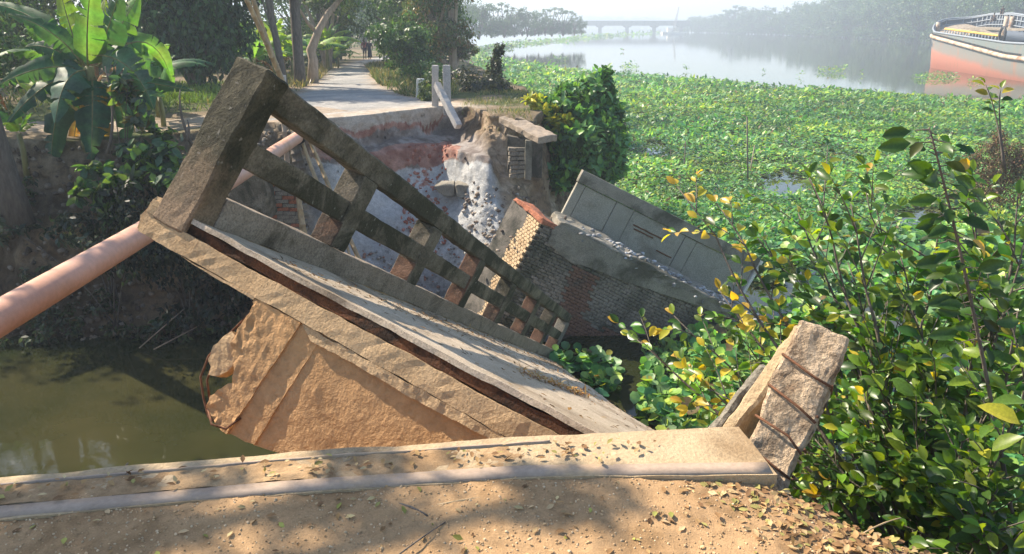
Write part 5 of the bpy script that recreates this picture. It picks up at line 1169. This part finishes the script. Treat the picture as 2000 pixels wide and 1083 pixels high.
bm = bmesh.new()
for i in range(80):
    x = .8+i*.42; p = bp(x, off(x)-.03, zst(x)+.40); box_bm((-.12, -.03, -.12), (.12, .03, .12), bm, Matrix.Translation(p) @ Matrix(((bd.x, be.x, 0, 0), (bd.y, be.y, 0, 0), (0, 0, 1, 0), (0, 0, 0, 1))))
o = bm_obj('drain_slots', bm, M['black'], BARGE); o['kind'] = 'stuff'
# inner bulwark of the far side with its pale grid of ribs
inn = [(x, 2*HB-off(x)-.12) for x in list(np.linspace(.3, 7, 12))+list(np.linspace(8, 34, 22))]; inn = [(x, off(x)+.12) for x in np.linspace(5, .3, 8)]+inn
P0 = [bp(x, y_, (ztf(x) if y_ > HB else ztn(x))-2.3) for x, y_ in inn]; P1 = [bp(x, y_, (ztf(x) if y_ > HB else ztn(x))-.1) for x, y_ in inn]
n = len(P0); mesh_np('bulwark_plate', [tuple(p) for p in P0+P1], np.array([(i, i+1, n+i+1, n+i) for i in range(n-1)]), M['hullin'], BARGE)
cen = bp(10, HB, 0)
def inw(p, d): q = Vector((cen.x-p.x, cen.y-p.y, 0)).normalized(); return p+q*d
for i in range(n): tube('rib', [inw(P0[i], .1), inw(P1[i], .1)], .09, M['rib'], BARGE, 4)
for t in (.05, .38, .70, 1.0): tube('stringer', [inw(P0[i].lerp(P1[i], t), .14) for i in range(n)], .09, M['rib'], BARGE, 4)
# foredeck, hold, coaming with yellow rail
dk = [bp(x, off(x)+.15, ztn(x)-.75) for x in (.5, 2, 4, 7, 10)]+[bp(10, 2*HB-.2, ztn(10)-.1)]+[bp(x, 2*HB-off(x)-.15, ztn(x)-.5) for x in (7, 4, 2, .5)]
mesh_np('foredeck', [tuple(p) for p in dk], np.array([list(range(len(dk)))]), M['wood'], BARGE, smooth=False)
for nm, y0_, y1_, z0_, z1_, mt in (('coaming', .9, 1.05, -1.2, -.15, 'hullin'), ('coaming', 7.9, 8.05, -1.0, .5, 'hullin'), ('side_deck', .1, .9, -.55, -.5, 'wood')):
    Q = [bp(x, y_, ztn(x)+z_) for x in (10, 18, 27, BL_-2) for y_, z_ in ((y0_, z0_), (y1_, z0_), (y1_, z1_), (y0_, z1_))]
    F_ = [(4*i+j, 4*i+(j+1) % 4, 4*i+4+(j+1) % 4, 4*i+4+j) for i in range(3) for j in range(4)]; mesh_np(nm, [tuple(p) for p in Q], np.array(F_), M[mt], BARGE, smooth=False)
Q = [bp(x, y_, ztn(x)-1.1) for x in (10, BL_-2) for y_ in (1, 8)]; mesh_np('hold_floor', [tuple(p) for p in Q], np.array([(0, 1, 3, 2)]), M['hullin'], BARGE, smooth=False)
rl = [bp(x, .55, ztn(x)+.62) for x in np.linspace(8.5, 26.5, 12)]; tube('yellow_rail', rl, .16, M['yellow'], BARGE, 6)
for x in np.linspace(8.6, 26.4, 19): tube('stanchion', [bp(x, .5, ztn(x)-.3), bp(x, .55, ztn(x)+.6)], .10, M['rib'], BARGE, 4)
for x, y_ in ((2.9, .9), (9.5, 8.7), (9.0, 8.2)): tube('bollard', [bp(x, y_+off(x)*.6, ztn(x)-.7), bp(x, y_+off(x)*.6, ztn(x)+(.55 if y_ < 2 else 2.3))], .28, M['rustband'], BARGE, 10)
bm = bmesh.new(); bmesh.ops.create_icosphere(bm, subdivisions=3, radius=1)
for v in bm.verts: v.co = Vector((v.co.x*3.2, v.co.y*2.0, v.co.z*.75))*(1+.35*mn.noise(v.co*2)); v.co = bp(7+v.co.x, 4+v.co.y, ztn(7)-.25+v.co.z)
o = bm_obj('canvas_heap', bm, M['tarp'], BARGE)
Q = [bp(9.6, 2.2, ztn(9.6)+.6), bp(20, 5.5, ztn(20)+.9), bp(20, 7.2, ztn(20)+1.0), bp(9.6, 5.2, ztn(9.6)+.8)]; Q += [p+Vector((0, 0, .15)) for p in Q]
mesh_np('canvas_roll', [tuple(p) for p in Q], np.array([(0, 1, 2, 3), (4, 5, 6, 7), (0, 1, 5, 4), (3, 2, 6, 7), (0, 3, 7, 4), (1, 2, 6, 5)]), M['tarp'], BARGE, smooth=False)
ty = [bp(27.6, .3, ztn(27)+.2)+Vector((0, 0, .95*math.cos(a)+.5))+bd*(.75*math.sin(a)) for a in np.linspace(0, 6.283, 17)]; tube('tyre_fender', ty, .16, M['black'], BARGE, 6)
# ------------------------------------------------------------------ people
M['skin'] = plain('brown_skin', (.13, .075, .045), .6); M['hair'] = plain('black_hair', (.012, .01, .01), .6)
def person(label, base, sc, face, shirt, lower, pose='walk', group=None, skirt=False):
    root = empty('person', base, label, 'person', group); root.rotation_euler = (0, 0, face); root.scale = (sc,)*3
    if pose == 'walk':
        J = {'pel': (0, 0, .92, .13), 'wa': (0, 0, 1.06, .12), 'ch': (0, -.01, 1.28, .15), 'ne': (0, .0, 1.47, .055), 'he': (0, .02, 1.56, .075), 'ht': (0, .02, 1.66, .085),
             'lh': (-.09, 0, .88, .09), 'lk': (-.10, .10, .50, .062), 'la': (-.10, -.02, .09, .042), 'lf': (-.10, .12, .04, .035), 'rh': (.09, 0, .88, .09), 'rk': (.10, -.02, .49, .062), 'ra': (.10, -.22, .13, .042), 'rf': (.10, -.13, .05, .035),
             'ls': (-.19, 0, 1.40, .06), 'le': (-.25, -.06, 1.12, .043), 'lw': (-.24, .05, .88, .032), 'lp': (-.24, .07, .79, .036), 'rs': (.19, 0, 1.40, .06), 're': (.25, .02, 1.12, .043), 'rw': (.24, .12, .90, .032), 'rp': (.24, .15, .82, .036)}
    else:
        J = {'pel': (0, 0, .12, .15), 'wa': (0, .03, .28, .12), 'ch': (0, .09, .50, .15), 'ne': (0, .14, .68, .055), 'he': (0, .17, .77, .075), 'ht': (0, .18, .87, .085),
             'lh': (-.10, .03, .13, .09), 'lk': (-.15, .42, .30, .065), 'la': (-.13, .50, -.12, .042), 'lf': (-.13, .62, -.17, .035), 'rh': (.10, .03, .13, .09), 'rk': (.15, .40, .32, .065), 'ra': (.13, .44, -.12, .042), 'rf': (.13, .56, -.17, .035),
             'ls': (-.19, .10, .62, .06), 'le': (-.24, .22, .38, .043), 'lw': (-.16, .40, .36, .032), 'lp': (-.13, .48, .35, .036), 'rs': (.19, .10, .62, .06), 're': (.24, .22, .38, .043), 'rw': (.16, .40, .36, .032), 'rp': (.13, .48, .35, .036)}
    E_ = [('pel', 'wa'), ('wa', 'ch'), ('ch', 'ne'), ('ne', 'he'), ('he', 'ht'), ('pel', 'lh'), ('lh', 'lk'), ('lk', 'la'), ('la', 'lf'), ('pel', 'rh'), ('rh', 'rk'), ('rk', 'ra'), ('ra', 'rf'), ('ch', 'ls'), ('ls', 'le'), ('le', 'lw'), ('lw', 'lp'), ('ch', 'rs'), ('rs', 're'), ('re', 'rw'), ('rw', 'rp')]
    def skin(name, keys, mat, grow=1.0):
        ks = [k_ for k_ in J if k_ in keys]; me = bpy.data.meshes.new(name)
        me.from_pydata([J[k_][:3] for k_ in ks], [(ks.index(a), ks.index(b)) for a, b in E_ if a in ks and b in ks], [])
        o = link(name, me, root); md = o.modifiers.new('skin', 'SKIN'); 
        for i, k_ in enumerate(ks): me.skin_vertices[0].data[i].radius = (J[k_][3]*grow,)*2
        me.skin_vertices[0].data[0].use_root = True
        me.materials.append(mat); sb = o.modifiers.new('sub', 'SUBSURF'); sb.levels = 1; sb.render_levels = 1
        return o
    skin('body', set(J), M['skin']); skin('shirt', {'pel', 'wa', 'ch', 'ls', 'rs', 'le', 're'}, shirt, 1.18)
    if skirt:
        r = [(.14, .98), (.17, .8), (.19, .5), (.21, .22)]; V = [(math.cos(a)*q_, math.sin(a)*q_*.9, z_) for q_, z_ in r for a in np.linspace(0, 5.9, 14)]
        mesh_np('skirt', V, np.array([(i*14+j, i*14+(j+1) % 14, (i+1)*14+(j+1) % 14, (i+1)*14+j) for i in range(3) for j in range(14)]), lower, root)
    else: skin('trousers', {'pel', 'lh', 'rh', 'lk', 'rk'}, lower, 1.2)
    bm = bmesh.new(); bmesh.ops.create_icosphere(bm, subdivisions=2, radius=1); hc = J['ht']
    for v in bm.verts: v.co = Vector((v.co.x*.092, v.co.y*.105-.018, max(v.co.z, -.55)*.10+.012))+Vector(hc[:3])
    bm_obj('hair', bm, M['hair'], root, True)
    bm = bmesh.new(); bmesh.ops.create_icosphere(bm, subdivisions=1, radius=.014); bmesh.ops.translate(bm, verts=bm.verts, vec=Vector(hc[:3])+Vector((0, .09, -.03))); bm_obj('nose', bm, M['skin'], root, True)
    return root
M['redcloth'] = plain('red_shirt', (.38, .10, .09), .8); M['darkcloth'] = plain('dark_cloth', (.03, .03, .045), .8); M['lungi'] = plain('check_cloth', (.12, .07, .08), .8)
yp = 66; g1 = at(713, 116, yp); g2 = at(724.5, 116, yp)
person('person in a faded red shirt walking away up the road', (g1.x, yp, gz(g1.x, yp)), .98, .1, M['redcloth'], M['lungi'])
person('person in dark clothes walking beside the one in red', (g2.x, yp-.4, gz(g2.x, yp-.4)), .95, -.1, M['darkcloth'], M['darkcloth'], skirt=True)
pp = bp(5.2, 2*HB-off(5.2), ztf(5.2)+.05); person('person in dark clothes sitting up on the barge bulwark', BO+pp, 1.15, 2.4, M['darkcloth'], M['darkcloth'], 'sit')
pp = bp(8.0, 2*HB-2.2, ztf(8)-.95); person('person crouching inside the barge below the sitting one', BO+pp, 1.15, 2.0, M['darkcloth'], M['darkcloth'], 'sit')
# ------------------------------------------------------------------ broken railing stub by the slab
def stub(name, label, b, t, w_, d_, mat, yaw, seed, rebar=True):
    b = Vector(b); t = Vector(t); L = (t-b).length; root = empty(name, b, label, 'broken post'); root.rotation_mode = 'QUATERNION'
    root.rotation_quaternion = (t-b).to_track_quat('Z', 'Y') @ Quaternion((0, 0, 1), yaw)
    bm = box_bm((-w_/2, -d_/2, -.1), (w_/2, d_/2, L)); rough(bm, .009, 14, (.014, .014, .016), .012, seed, .022, 5)
    for v in bm.verts:
        if v.co.y < -d_*.30:                                   # spalled face
            s = mn.noise(v.co*9+Vector((seed, 0, 0)))+.6*mn.noise(v.co*25); v.co.y += (.035 if s > .12 else 0)+max(0, s+.1)*.03
    bm_obj('concrete', bm, M[mat], root)
    if rebar:
        for z in (L*.16, L*.33, L*.53, L*.72):
            a = w_/2*1.07; c = d_/2*1.09; rr = [(-a, c), (-a, -c), (a*.4, -c-.006), (a, -c), (a, c), (-a*.3, c+.006), (-a, c)]
            tube('stirrup', [Vector((x+random.uniform(-.004, .004), y, z+random.uniform(-.015, .015)+x*.25)) for x, y in rr], .0055, M['rust'], root, 5)
        tube('reinforcing_bar', [Vector((w_*.18, -d_/2+.004, 0)), Vector((w_*.2, -d_/2-.003, L*.3)), Vector((w_*.19, -d_/2+.004, L*.62))], .006, M['rust'], root, 5)
        tube('reinforcing_bar', [Vector((-w_*.36, -d_/2+.006, 0)), Vector((-w_*.36, -d_/2-.002, L*.25)), Vector((-w_*.35, -d_/2+.01, L*.4))], .006, M['rust'], root, 5)
    return root
stub('broken_post', 'leaning broken concrete post with rusty stirrups beside the slab end', at(1482, 950, 2.62), at(1612, 650, 2.86), .20, .19, 'fresh', .34, 3)
stub('broken_rail', 'broken pale rail lying against the back of the leaning post', at(1418, 885, 2.88), at(1580, 645, 2.96), .07, .14, 'slab', .22, 8, False)
stub('broken_rail', 'thin ribbed concrete piece behind the pale rail, barely showing', at(1372, 880, 3.1), at(1500, 715, 3.12), .05, .08, 'greyc', .2, 9, False)
# ------------------------------------------------------------------ big leafy bush
LG6 = (np.array([(0, 0, 0), (0, .12, .0), (-.20, .40, .05), (-.235, .65, .05), (-.14, .88, .0), (0, 1, -.07), (.14, .88, .0), (.235, .65, .05), (.20, .40, .05), (0, .42, -.012), (0, .7, -.03)], float),
       [np.array([(1, 9, 2), (2, 9, 10), (2, 10, 3), (3, 10, 4), (4, 10, 5), (5, 10, 6), (6, 10, 7), (7, 10, 8), (8, 10, 9), (8, 9, 1)]), ])
GP = [(.05, .115, .018), (.085, .165, .025), (.034, .08, .018), (.17, .25, .028)]; YP = [(.46, .36, .03), (.36, .36, .04), (.52, .42, .06), (.46, .30, .05)]
BUSH = empty('leafy_bush', (2.7, 3.3, -1.7), 'large bush of glossy oval leaves, some yellow, reaching in from the photo\'s right', 'bush')
bo = BUSH.location; LP = []; stemparts = []
def add_leaf(p, d, size, col, nh=None): LP.append((Vector(p), Vector(d).normalized(), size, col, nh))
def twig(pts, r0, r1, lf, size, ypr=.06, start=.3, spread=.9):
    c = pts; n = len(c); stemparts.append((*tube_np([p-bo for p in c], [r0+(r1-r0)*i/(n-1) for i in range(n)], 5), None))
    for j in range(lf):
        t = start+(1-start)*(j+random.random()*.6)/lf; i = min(n-2, int(t*(n-1))); p = c[i].lerp(c[i+1], t*(n-1)-i); d = (c[i+1]-c[i]).normalized()
        s = d.cross(Vector((0, 0, 1))).normalized()*(1 if j % 2 else -1); dd = d*.55+s*spread*random.uniform(.5, 1)+Vector((0, 0, random.uniform(-.35, .35)))
        col = random.choice(YP) if random.random() < ypr else tuple(x*random.uniform(.75, 1.3) for x in random.choice(GP)); add_leaf(p, dd, size*random.uniform(.5, 1.3), col)
    for q in range(2): add_leaf(c[-1], (c[-1]-c[-2]).normalized()+Vector((random.uniform(-.6, .6), random.uniform(-.6, .6), random.uniform(-.3, .5))), size*.85, random.choice(YP if random.random() < ypr*2 else GP))
def branch(root, tip, sag, ntw, size, ypr, r0=.016, lf=6, tl=.28, start=.35):
    mid = root.lerp(tip, .5)+Vector((0, 0, sag)); c = curve(root, mid, tip, 14)
    c = [p+mn.noise_vector(p*2.5)*.05*min(1, i/4) for i, p in enumerate(c)]
    twig(c, r0, .003, int(ntw*1.6), size, ypr, start)
    for j in range(ntw):
        t = start+(1-start)*(j+.5)/ntw; i = min(13, int(t*14)); p = c[i]; d = (c[min(14, i+1)]-c[i]).normalized(); s = d.cross(Vector((0, 0, 1))).normalized()*(1 if j % 2 else -1)
        e = p+(d*.8+s*random.uniform(.4, 1)+Vector((0, 0, random.uniform(-.5, .6))))*tl*random.uniform(.6, 1.2); m = p.lerp(e, .5)+Vector((0, 0, .03)); twig(curve(p, m, e, 5), .004, .0015, lf, size, ypr, .15)
roots = [Vector((2.55, 3.2, -1.6)), Vector((2.9, 3.7, -1.8)), Vector((3.4, 3.0, -1.4)), Vector((2.2, 3.6, -1.9)), Vector((2.1, 2.9, -1.35))]
TG = [(1325, 362, 4.3, .55, 5), (1400, 400, 4.3, .4, 5), (1225, 655, 4.0, .22, 5), (1310, 610, 4.1, .2, 6), (1405, 570, 4.1, .15, 7), (1330, 700, 3.8, .25, 5), (1390, 760, 3.6, .35, 5), (1480, 470, 4.1, .12, 7), (1585, 345, 3.7, .18, 7), (1650, 400, 3.6, .1, 8), (1560, 420, 4.3, .1, 8),
      (1700, 360, 3.9, .08, 8), (1900, 350, 3.6, .1, 8), (1985, 380, 3.3, .12, 7), (1990, 470, 3.2, .08, 8), (1950, 540, 3.3, .05, 8), (1860, 480, 3.5, .06, 8), (1760, 500, 3.7, .06, 8), (1660, 520, 3.8, .06, 8), (1580, 560, 4.0, .08, 8), (1500, 620, 4.2, .08, 7), (1700, 600, 3.5, .12, 7), (1800, 620, 3.3, .05, 8),
      (1900, 640, 3.1, .05, 8), (1990, 620, 2.9, .08, 8), (1720, 700, 3.3, .1, 8), (1830, 730, 3.1, .05, 8), (1930, 740, 2.9, .04, 8), (2000, 720, 2.7, .05, 7), (1680, 790, 3.2, .05, 8), (1600, 860, 3.4, .04, 8), (1700, 880, 3.2, .04, 8), (1790, 830, 3.0, .05, 8), (1880, 850, 2.8, .04, 8), (1960, 830, 2.6, .05, 7),
      (1640, 930, 3.3, .03, 7), (1760, 950, 3.0, .03, 7), (1850, 960, 2.8, .03, 7), (1940, 950, 2.6, .04, 7), (1990, 1020, 2.4, .04, 6), (1920, 1040, 2.5, .04, 6), (1560, 900, 3.6, .03, 6), (1620, 690, 3.9, .12, 6), (1450, 660, 4.3, .1, 6), (1560, 700, 4.1, .1, 6), (1640, 620, 3.9, .08, 7), (1880, 560, 3.3, .05, 8), (1780, 900, 3.1, .03, 7), (1840, 420, 3.8, .05, 7)]
for i, (px, py, y, yp_, nt_) in enumerate(TG):
    tip = at(px, py, y); rt = min(roots, key=lambda r: (r-tip).length*random.uniform(.8, 1.2))
    branch(rt, tip, .25*random.uniform(.4, 1.4), nt_+1, .092, yp_*(1.2 if px < 1480 else .35), .014+.006*random.random(), 6, .27, .45)
# the tall upright leader and the sprigs above it
c = curve(at(1975, 1000, 2.7), at(1900, 560, 2.75), at(1815, 250, 2.75), 16); stemparts.append((*tube_np([p-bo for p in c], [.010-.007*i/16 for i in range(17)], 6), None))
for j in range(78):
    t = .42+.58*(j+random.random()*.5)/78; i = min(15, int(t*16)); p = c[i].lerp(c[i+1], t*16-i); a = j*2.4; d = Vector((math.cos(a), math.sin(a)*.5, random.uniform(-.45, .5)))
    q = p+d*random.uniform(.01, .075); stemparts.append((*tube_np([p-bo, q-bo], [.003, .0015], 4, False), None))
    add_leaf(q, d+Vector((0, 0, -.1)), .098*random.uniform(.7, 1.2), tuple(x*random.uniform(.4, .75) for x in random.choice(GP[:3])) if random.random() < .95 else random.choice(YP), Vector((random.gauss(-.1, .5), -1.1, random.uniform(.1, .9))))
for (a, b, cc) in (((1960, 330), (1950, 220), (1925, 165)), ((1965, 340), (1945, 210), (1955, 175)), ((1840, 520), (1700, 440), (1590, 360))):
    twig(curve(at(*a, 4.2), at(*b, 4.3), at(*cc, 4.4), 8), .006, .002, 7, .07, .1, .55)
add_leaf(at(2000, 835, 1.9), (-.8, .2, .6), .12, (.30, .30, .06)); add_leaf(at(2010, 850, 1.9), (-.6, .3, -.5), .11, (.20, .24, .05)); add_leaf(at(2015, 790, 2.0), (-.9, 0, .3), .11, (.09, .14, .03))
V, F, C = join_np(stemparts); mesh_np('branches', V, F, M['bark'], BUSH)
# nearest large leaves as single pieces, the rest joined
LP.sort(key=lambda l: (l[0]-Vector((0, 0, EYE))).length/l[2]*(1 if l[0].z > -2 else 2))
lm = {}
def leaf_mesh(key, col, curl):
    if key not in lm:
        V = LG6[0].copy(); V[:, 2] += curl*V[:, 1]**2; V[:, 2] += .18*np.abs(V[:, 0])
        o = mesh_np('leaf', V, LG6[1], M['gloss'], None, np.tile(col, (len(V), 1))); lm[key] = o.data; bpy.data.objects.remove(o)
    return lm[key]
def lmat(p, d, s, nrm):
    x = d.cross(nrm).normalized(); z = x.cross(d).normalized(); m = Matrix.Identity(4)
    for j in range(3): m[j][0] = x[j]*s; m[j][1] = d[j]*s; m[j][2] = z[j]*s
    m.translation = p; return m
pal_all = GP+YP
for p, d, s, col, nh in LP[:300]:
    k = min(range(len(pal_all)), key=lambda i: sum((a-b)**2 for a, b in zip(pal_all[i], col))); v = random.randint(0, 3)
    o = link('leaf', leaf_mesh((k, v), tuple(x*(.8+.15*v) for x in pal_all[k]), -.1-.12*v), BUSH)
    nr = Vector((random.gauss(-.2, .5), random.gauss(-.75, .5), .85)); o.matrix_local = lmat(p-bo, d, s, nh or nr)
rest = LP[300:]; P = np.array([tuple(l[0]-bo) for l in rest]); D = np.array([tuple(l[1]) for l in rest]); m = len(rest)
T2 = (LG6[0]+np.array([0, 0, 0]), LG6[1]); T2[0][:, 2] += .18*np.abs(T2[0][:, 0])-.2*T2[0][:, 1]**2
V, F, C = leaves_np(P, D, np.stack([RNG.normal(-.2, .5, m), RNG.normal(-.65, .5, m), np.ones(m)*.85], 1), np.array([l[2] for l in rest]), np.array([l[3] for l in rest]), T2)
o = mesh_np('foliage', V, F, M['gloss'], BUSH, C); o['kind'] = 'stuff'
# undergrowth on the near bank below the bush
V, F, C = blob_leaves([((2.0, 3.1, -1.1), (.6, .6, .5)), ((2.6, 3.5, -1.4), (.9, .7, .8)), ((1.5, 3.5, -1.8), (.5, .6, .6)), ((3.4, 2.8, -.9), (.8, .8, .7)), ((2.2, 4.2, -2.4), (1.2, .9, .7))], 2800, .09, GP[:3], tmpl=LEAF6)
tag(mesh_np('undergrowth', V, F, M['leaf'], None, C), 'dark undergrowth on the near bank beneath the big bush', 'undergrowth', None, 'stuff')
# ------------------------------------------------------------------ leaf litter and twigs on the approach
def litter(label, n, fx, pal, size, tmpl=LEAF6, zoff=.006):
    x = RNG.uniform(-2.3, 2.3, n*3); y = RNG.uniform(1.7, 2.4, n*3); z, d = near_h(x, y)
    k = (d > .01) & (RNG.random(len(x)) < fx(x, y, d)) & ~((x < .98) & (y > np.interp(x, [p[0] for p in nea], [p[1] for p in nea])-.01))
    x, y, z = x[k][:n], y[k][:n], z[k][:n]; m = len(x)
    V, F, C = leaves_np(np.stack([x, y, z+zoff], 1), np.stack([RNG.normal(size=m), RNG.normal(size=m), RNG.normal(0, .18, m)], 1), np.stack([RNG.normal(0, .3, m), RNG.normal(0, .3, m), np.ones(m)], 1), size*RNG.uniform(.5, 1.3, m), cols(m, pal), tmpl)
    return tag(mesh_np('leaf_litter', V, F, M['dry'], None, C), label, 'leaf litter', None, 'stuff')
LPAL = [(.34, .22, .10), (.27, .16, .075), (.40, .29, .15), (.19, .11, .055), (.29, .26, .09)]
litter('scattered dry leaves on the sunlit approach', 210, lambda x, y, d: .25+.5*(np.abs(fbm(x*2, y*2)) > .2), LPAL+[(.30, .30, .08), (.5, .40, .2), (.5, .36, .2)], .03)
litter('thick brown leaf litter on the shoulder right of the slab', 3000, lambda x, y, d: sstep(.55, 1.15, x+.3*fbm(x*4, y*4))*sstep(.62, .2, d+.1*fbm(x*6, y*6)), LPAL, .034)
x = RNG.uniform(-2.0, .6, 150); y0_ = np.interp(x, [p[0] for p in nea], [p[1] for p in nea])+.085; y1_ = np.interp(x, [p[0] for p in fe], [p[1] for p in fe])-.07
y = y0_+(y1_-y0_)*RNG.random(150); m = 150
V, F, C = leaves_np(np.stack([x, y, np.full(m, zt_+.016)], 1), np.stack([RNG.normal(size=m), RNG.normal(size=m), RNG.normal(0, .2, m)], 1), np.stack([RNG.normal(0, .3, m), RNG.normal(0, .3, m), np.ones(m)], 1), .034*RNG.uniform(.5, 1.2, m), cols(m, LPAL+[(.5, .4, .22)]), LEAF6)
tag(mesh_np('leaf_litter', V, F, M['dry'], None, C), 'small dry leaves lying on the soil between rim and steel strip', 'leaf litter', None, 'stuff')
for i, (a, b, lb, r) in enumerate((((850, 988), (1010, 966), 'long straight twig lying just below the steel strip', .005), ((765, 982), (835, 1008), 'crooked twig left of the long straight one', .005), ((945, 950), (952, 915), 'forked twig lying across the steel strip', .004), ((780, 1083), (870, 1020), 'thin twig near the bottom edge of the photo', .003), ((250, 905), (182, 972), 'thin dark twig on the soil near the left frame edge', .003), ((1690, 1040), (1760, 1012), 'pale straw on the leaf litter at the shoulder', .003))):
    A_ = on(*a, .02); B_ = on(*b, .02); c = curve(Vector((0, 0, 0)), (B_-A_)*.5+Vector((.01, .012, .006)), B_-A_, 6)
    o = tube('twig', c, [r]*4+[r*.7]*3, M['bark'] if i != 0 and i != 5 else M['bamboo'], None, 5); o.location = A_; tag(o, lb, 'twig')
# pebbles in the near soil
x = RNG.uniform(-2.2, 1.5, 5200); y = RNG.uniform(1.75, 2.35, 5200); z, d = near_h(x, y); k = d > .03; x, y, z = x[k], y[k], z[k]; m = len(x)
ico = bmesh.new(); bmesh.ops.create_icosphere(ico, subdivisions=1, radius=1); B_ = np.array([tuple(v.co) for v in ico.verts]); Fb = np.array([[v.index for v in f.verts] for f in ico.faces]); ico.free()
sc = .0038*RNG.uniform(.3, 1.5, (m, 1, 1))*RNG.uniform(.7, 1.3, (m, 1, 3)); V = B_[None]*sc*(1+RNG.uniform(-.2, .2, (m, len(B_), 1)))+np.stack([x, y, z], 1)[:, None]
tag(mesh_np('soil_crumbs', V.reshape(-1, 3), (Fb[None]+(np.arange(m)*len(B_))[:, None, None]).reshape(-1, 3), M['road'], None, np.repeat(cols(m, [(.50, .34, .19), (.42, .28, .15), (.58, .44, .28)]), len(B_), axis=0)), 'crumbs of soil and grit on the approach', 'grit', None, 'stuff')
# ------------------------------------------------------------------ haze
hz = box_bm((-650, -18, -9), (1850, 2580, 45)); m = bpy.data.materials.new('haze_air'); m.use_nodes = True; t = m.node_tree; t.nodes.clear()
out = t.nodes.new('ShaderNodeOutputMaterial'); pv = t.nodes.new('ShaderNodeVolumePrincipled'); pv.inputs['Color'].default_value = (.76, .88, 1, 1); pv.inputs['Density'].default_value = HAZE; pv.inputs['Anisotropy'].default_value = .2
t.links.new(pv.outputs[0], out.inputs['Volume']); o = bm_obj('haze', hz, m); tag(o, 'pale morning haze over the river', 'haze', None, 'stuff')

#print('LEAVES', len(LP), [tuple(round(x,2) for x in l[0]) for l in LP[:4]])
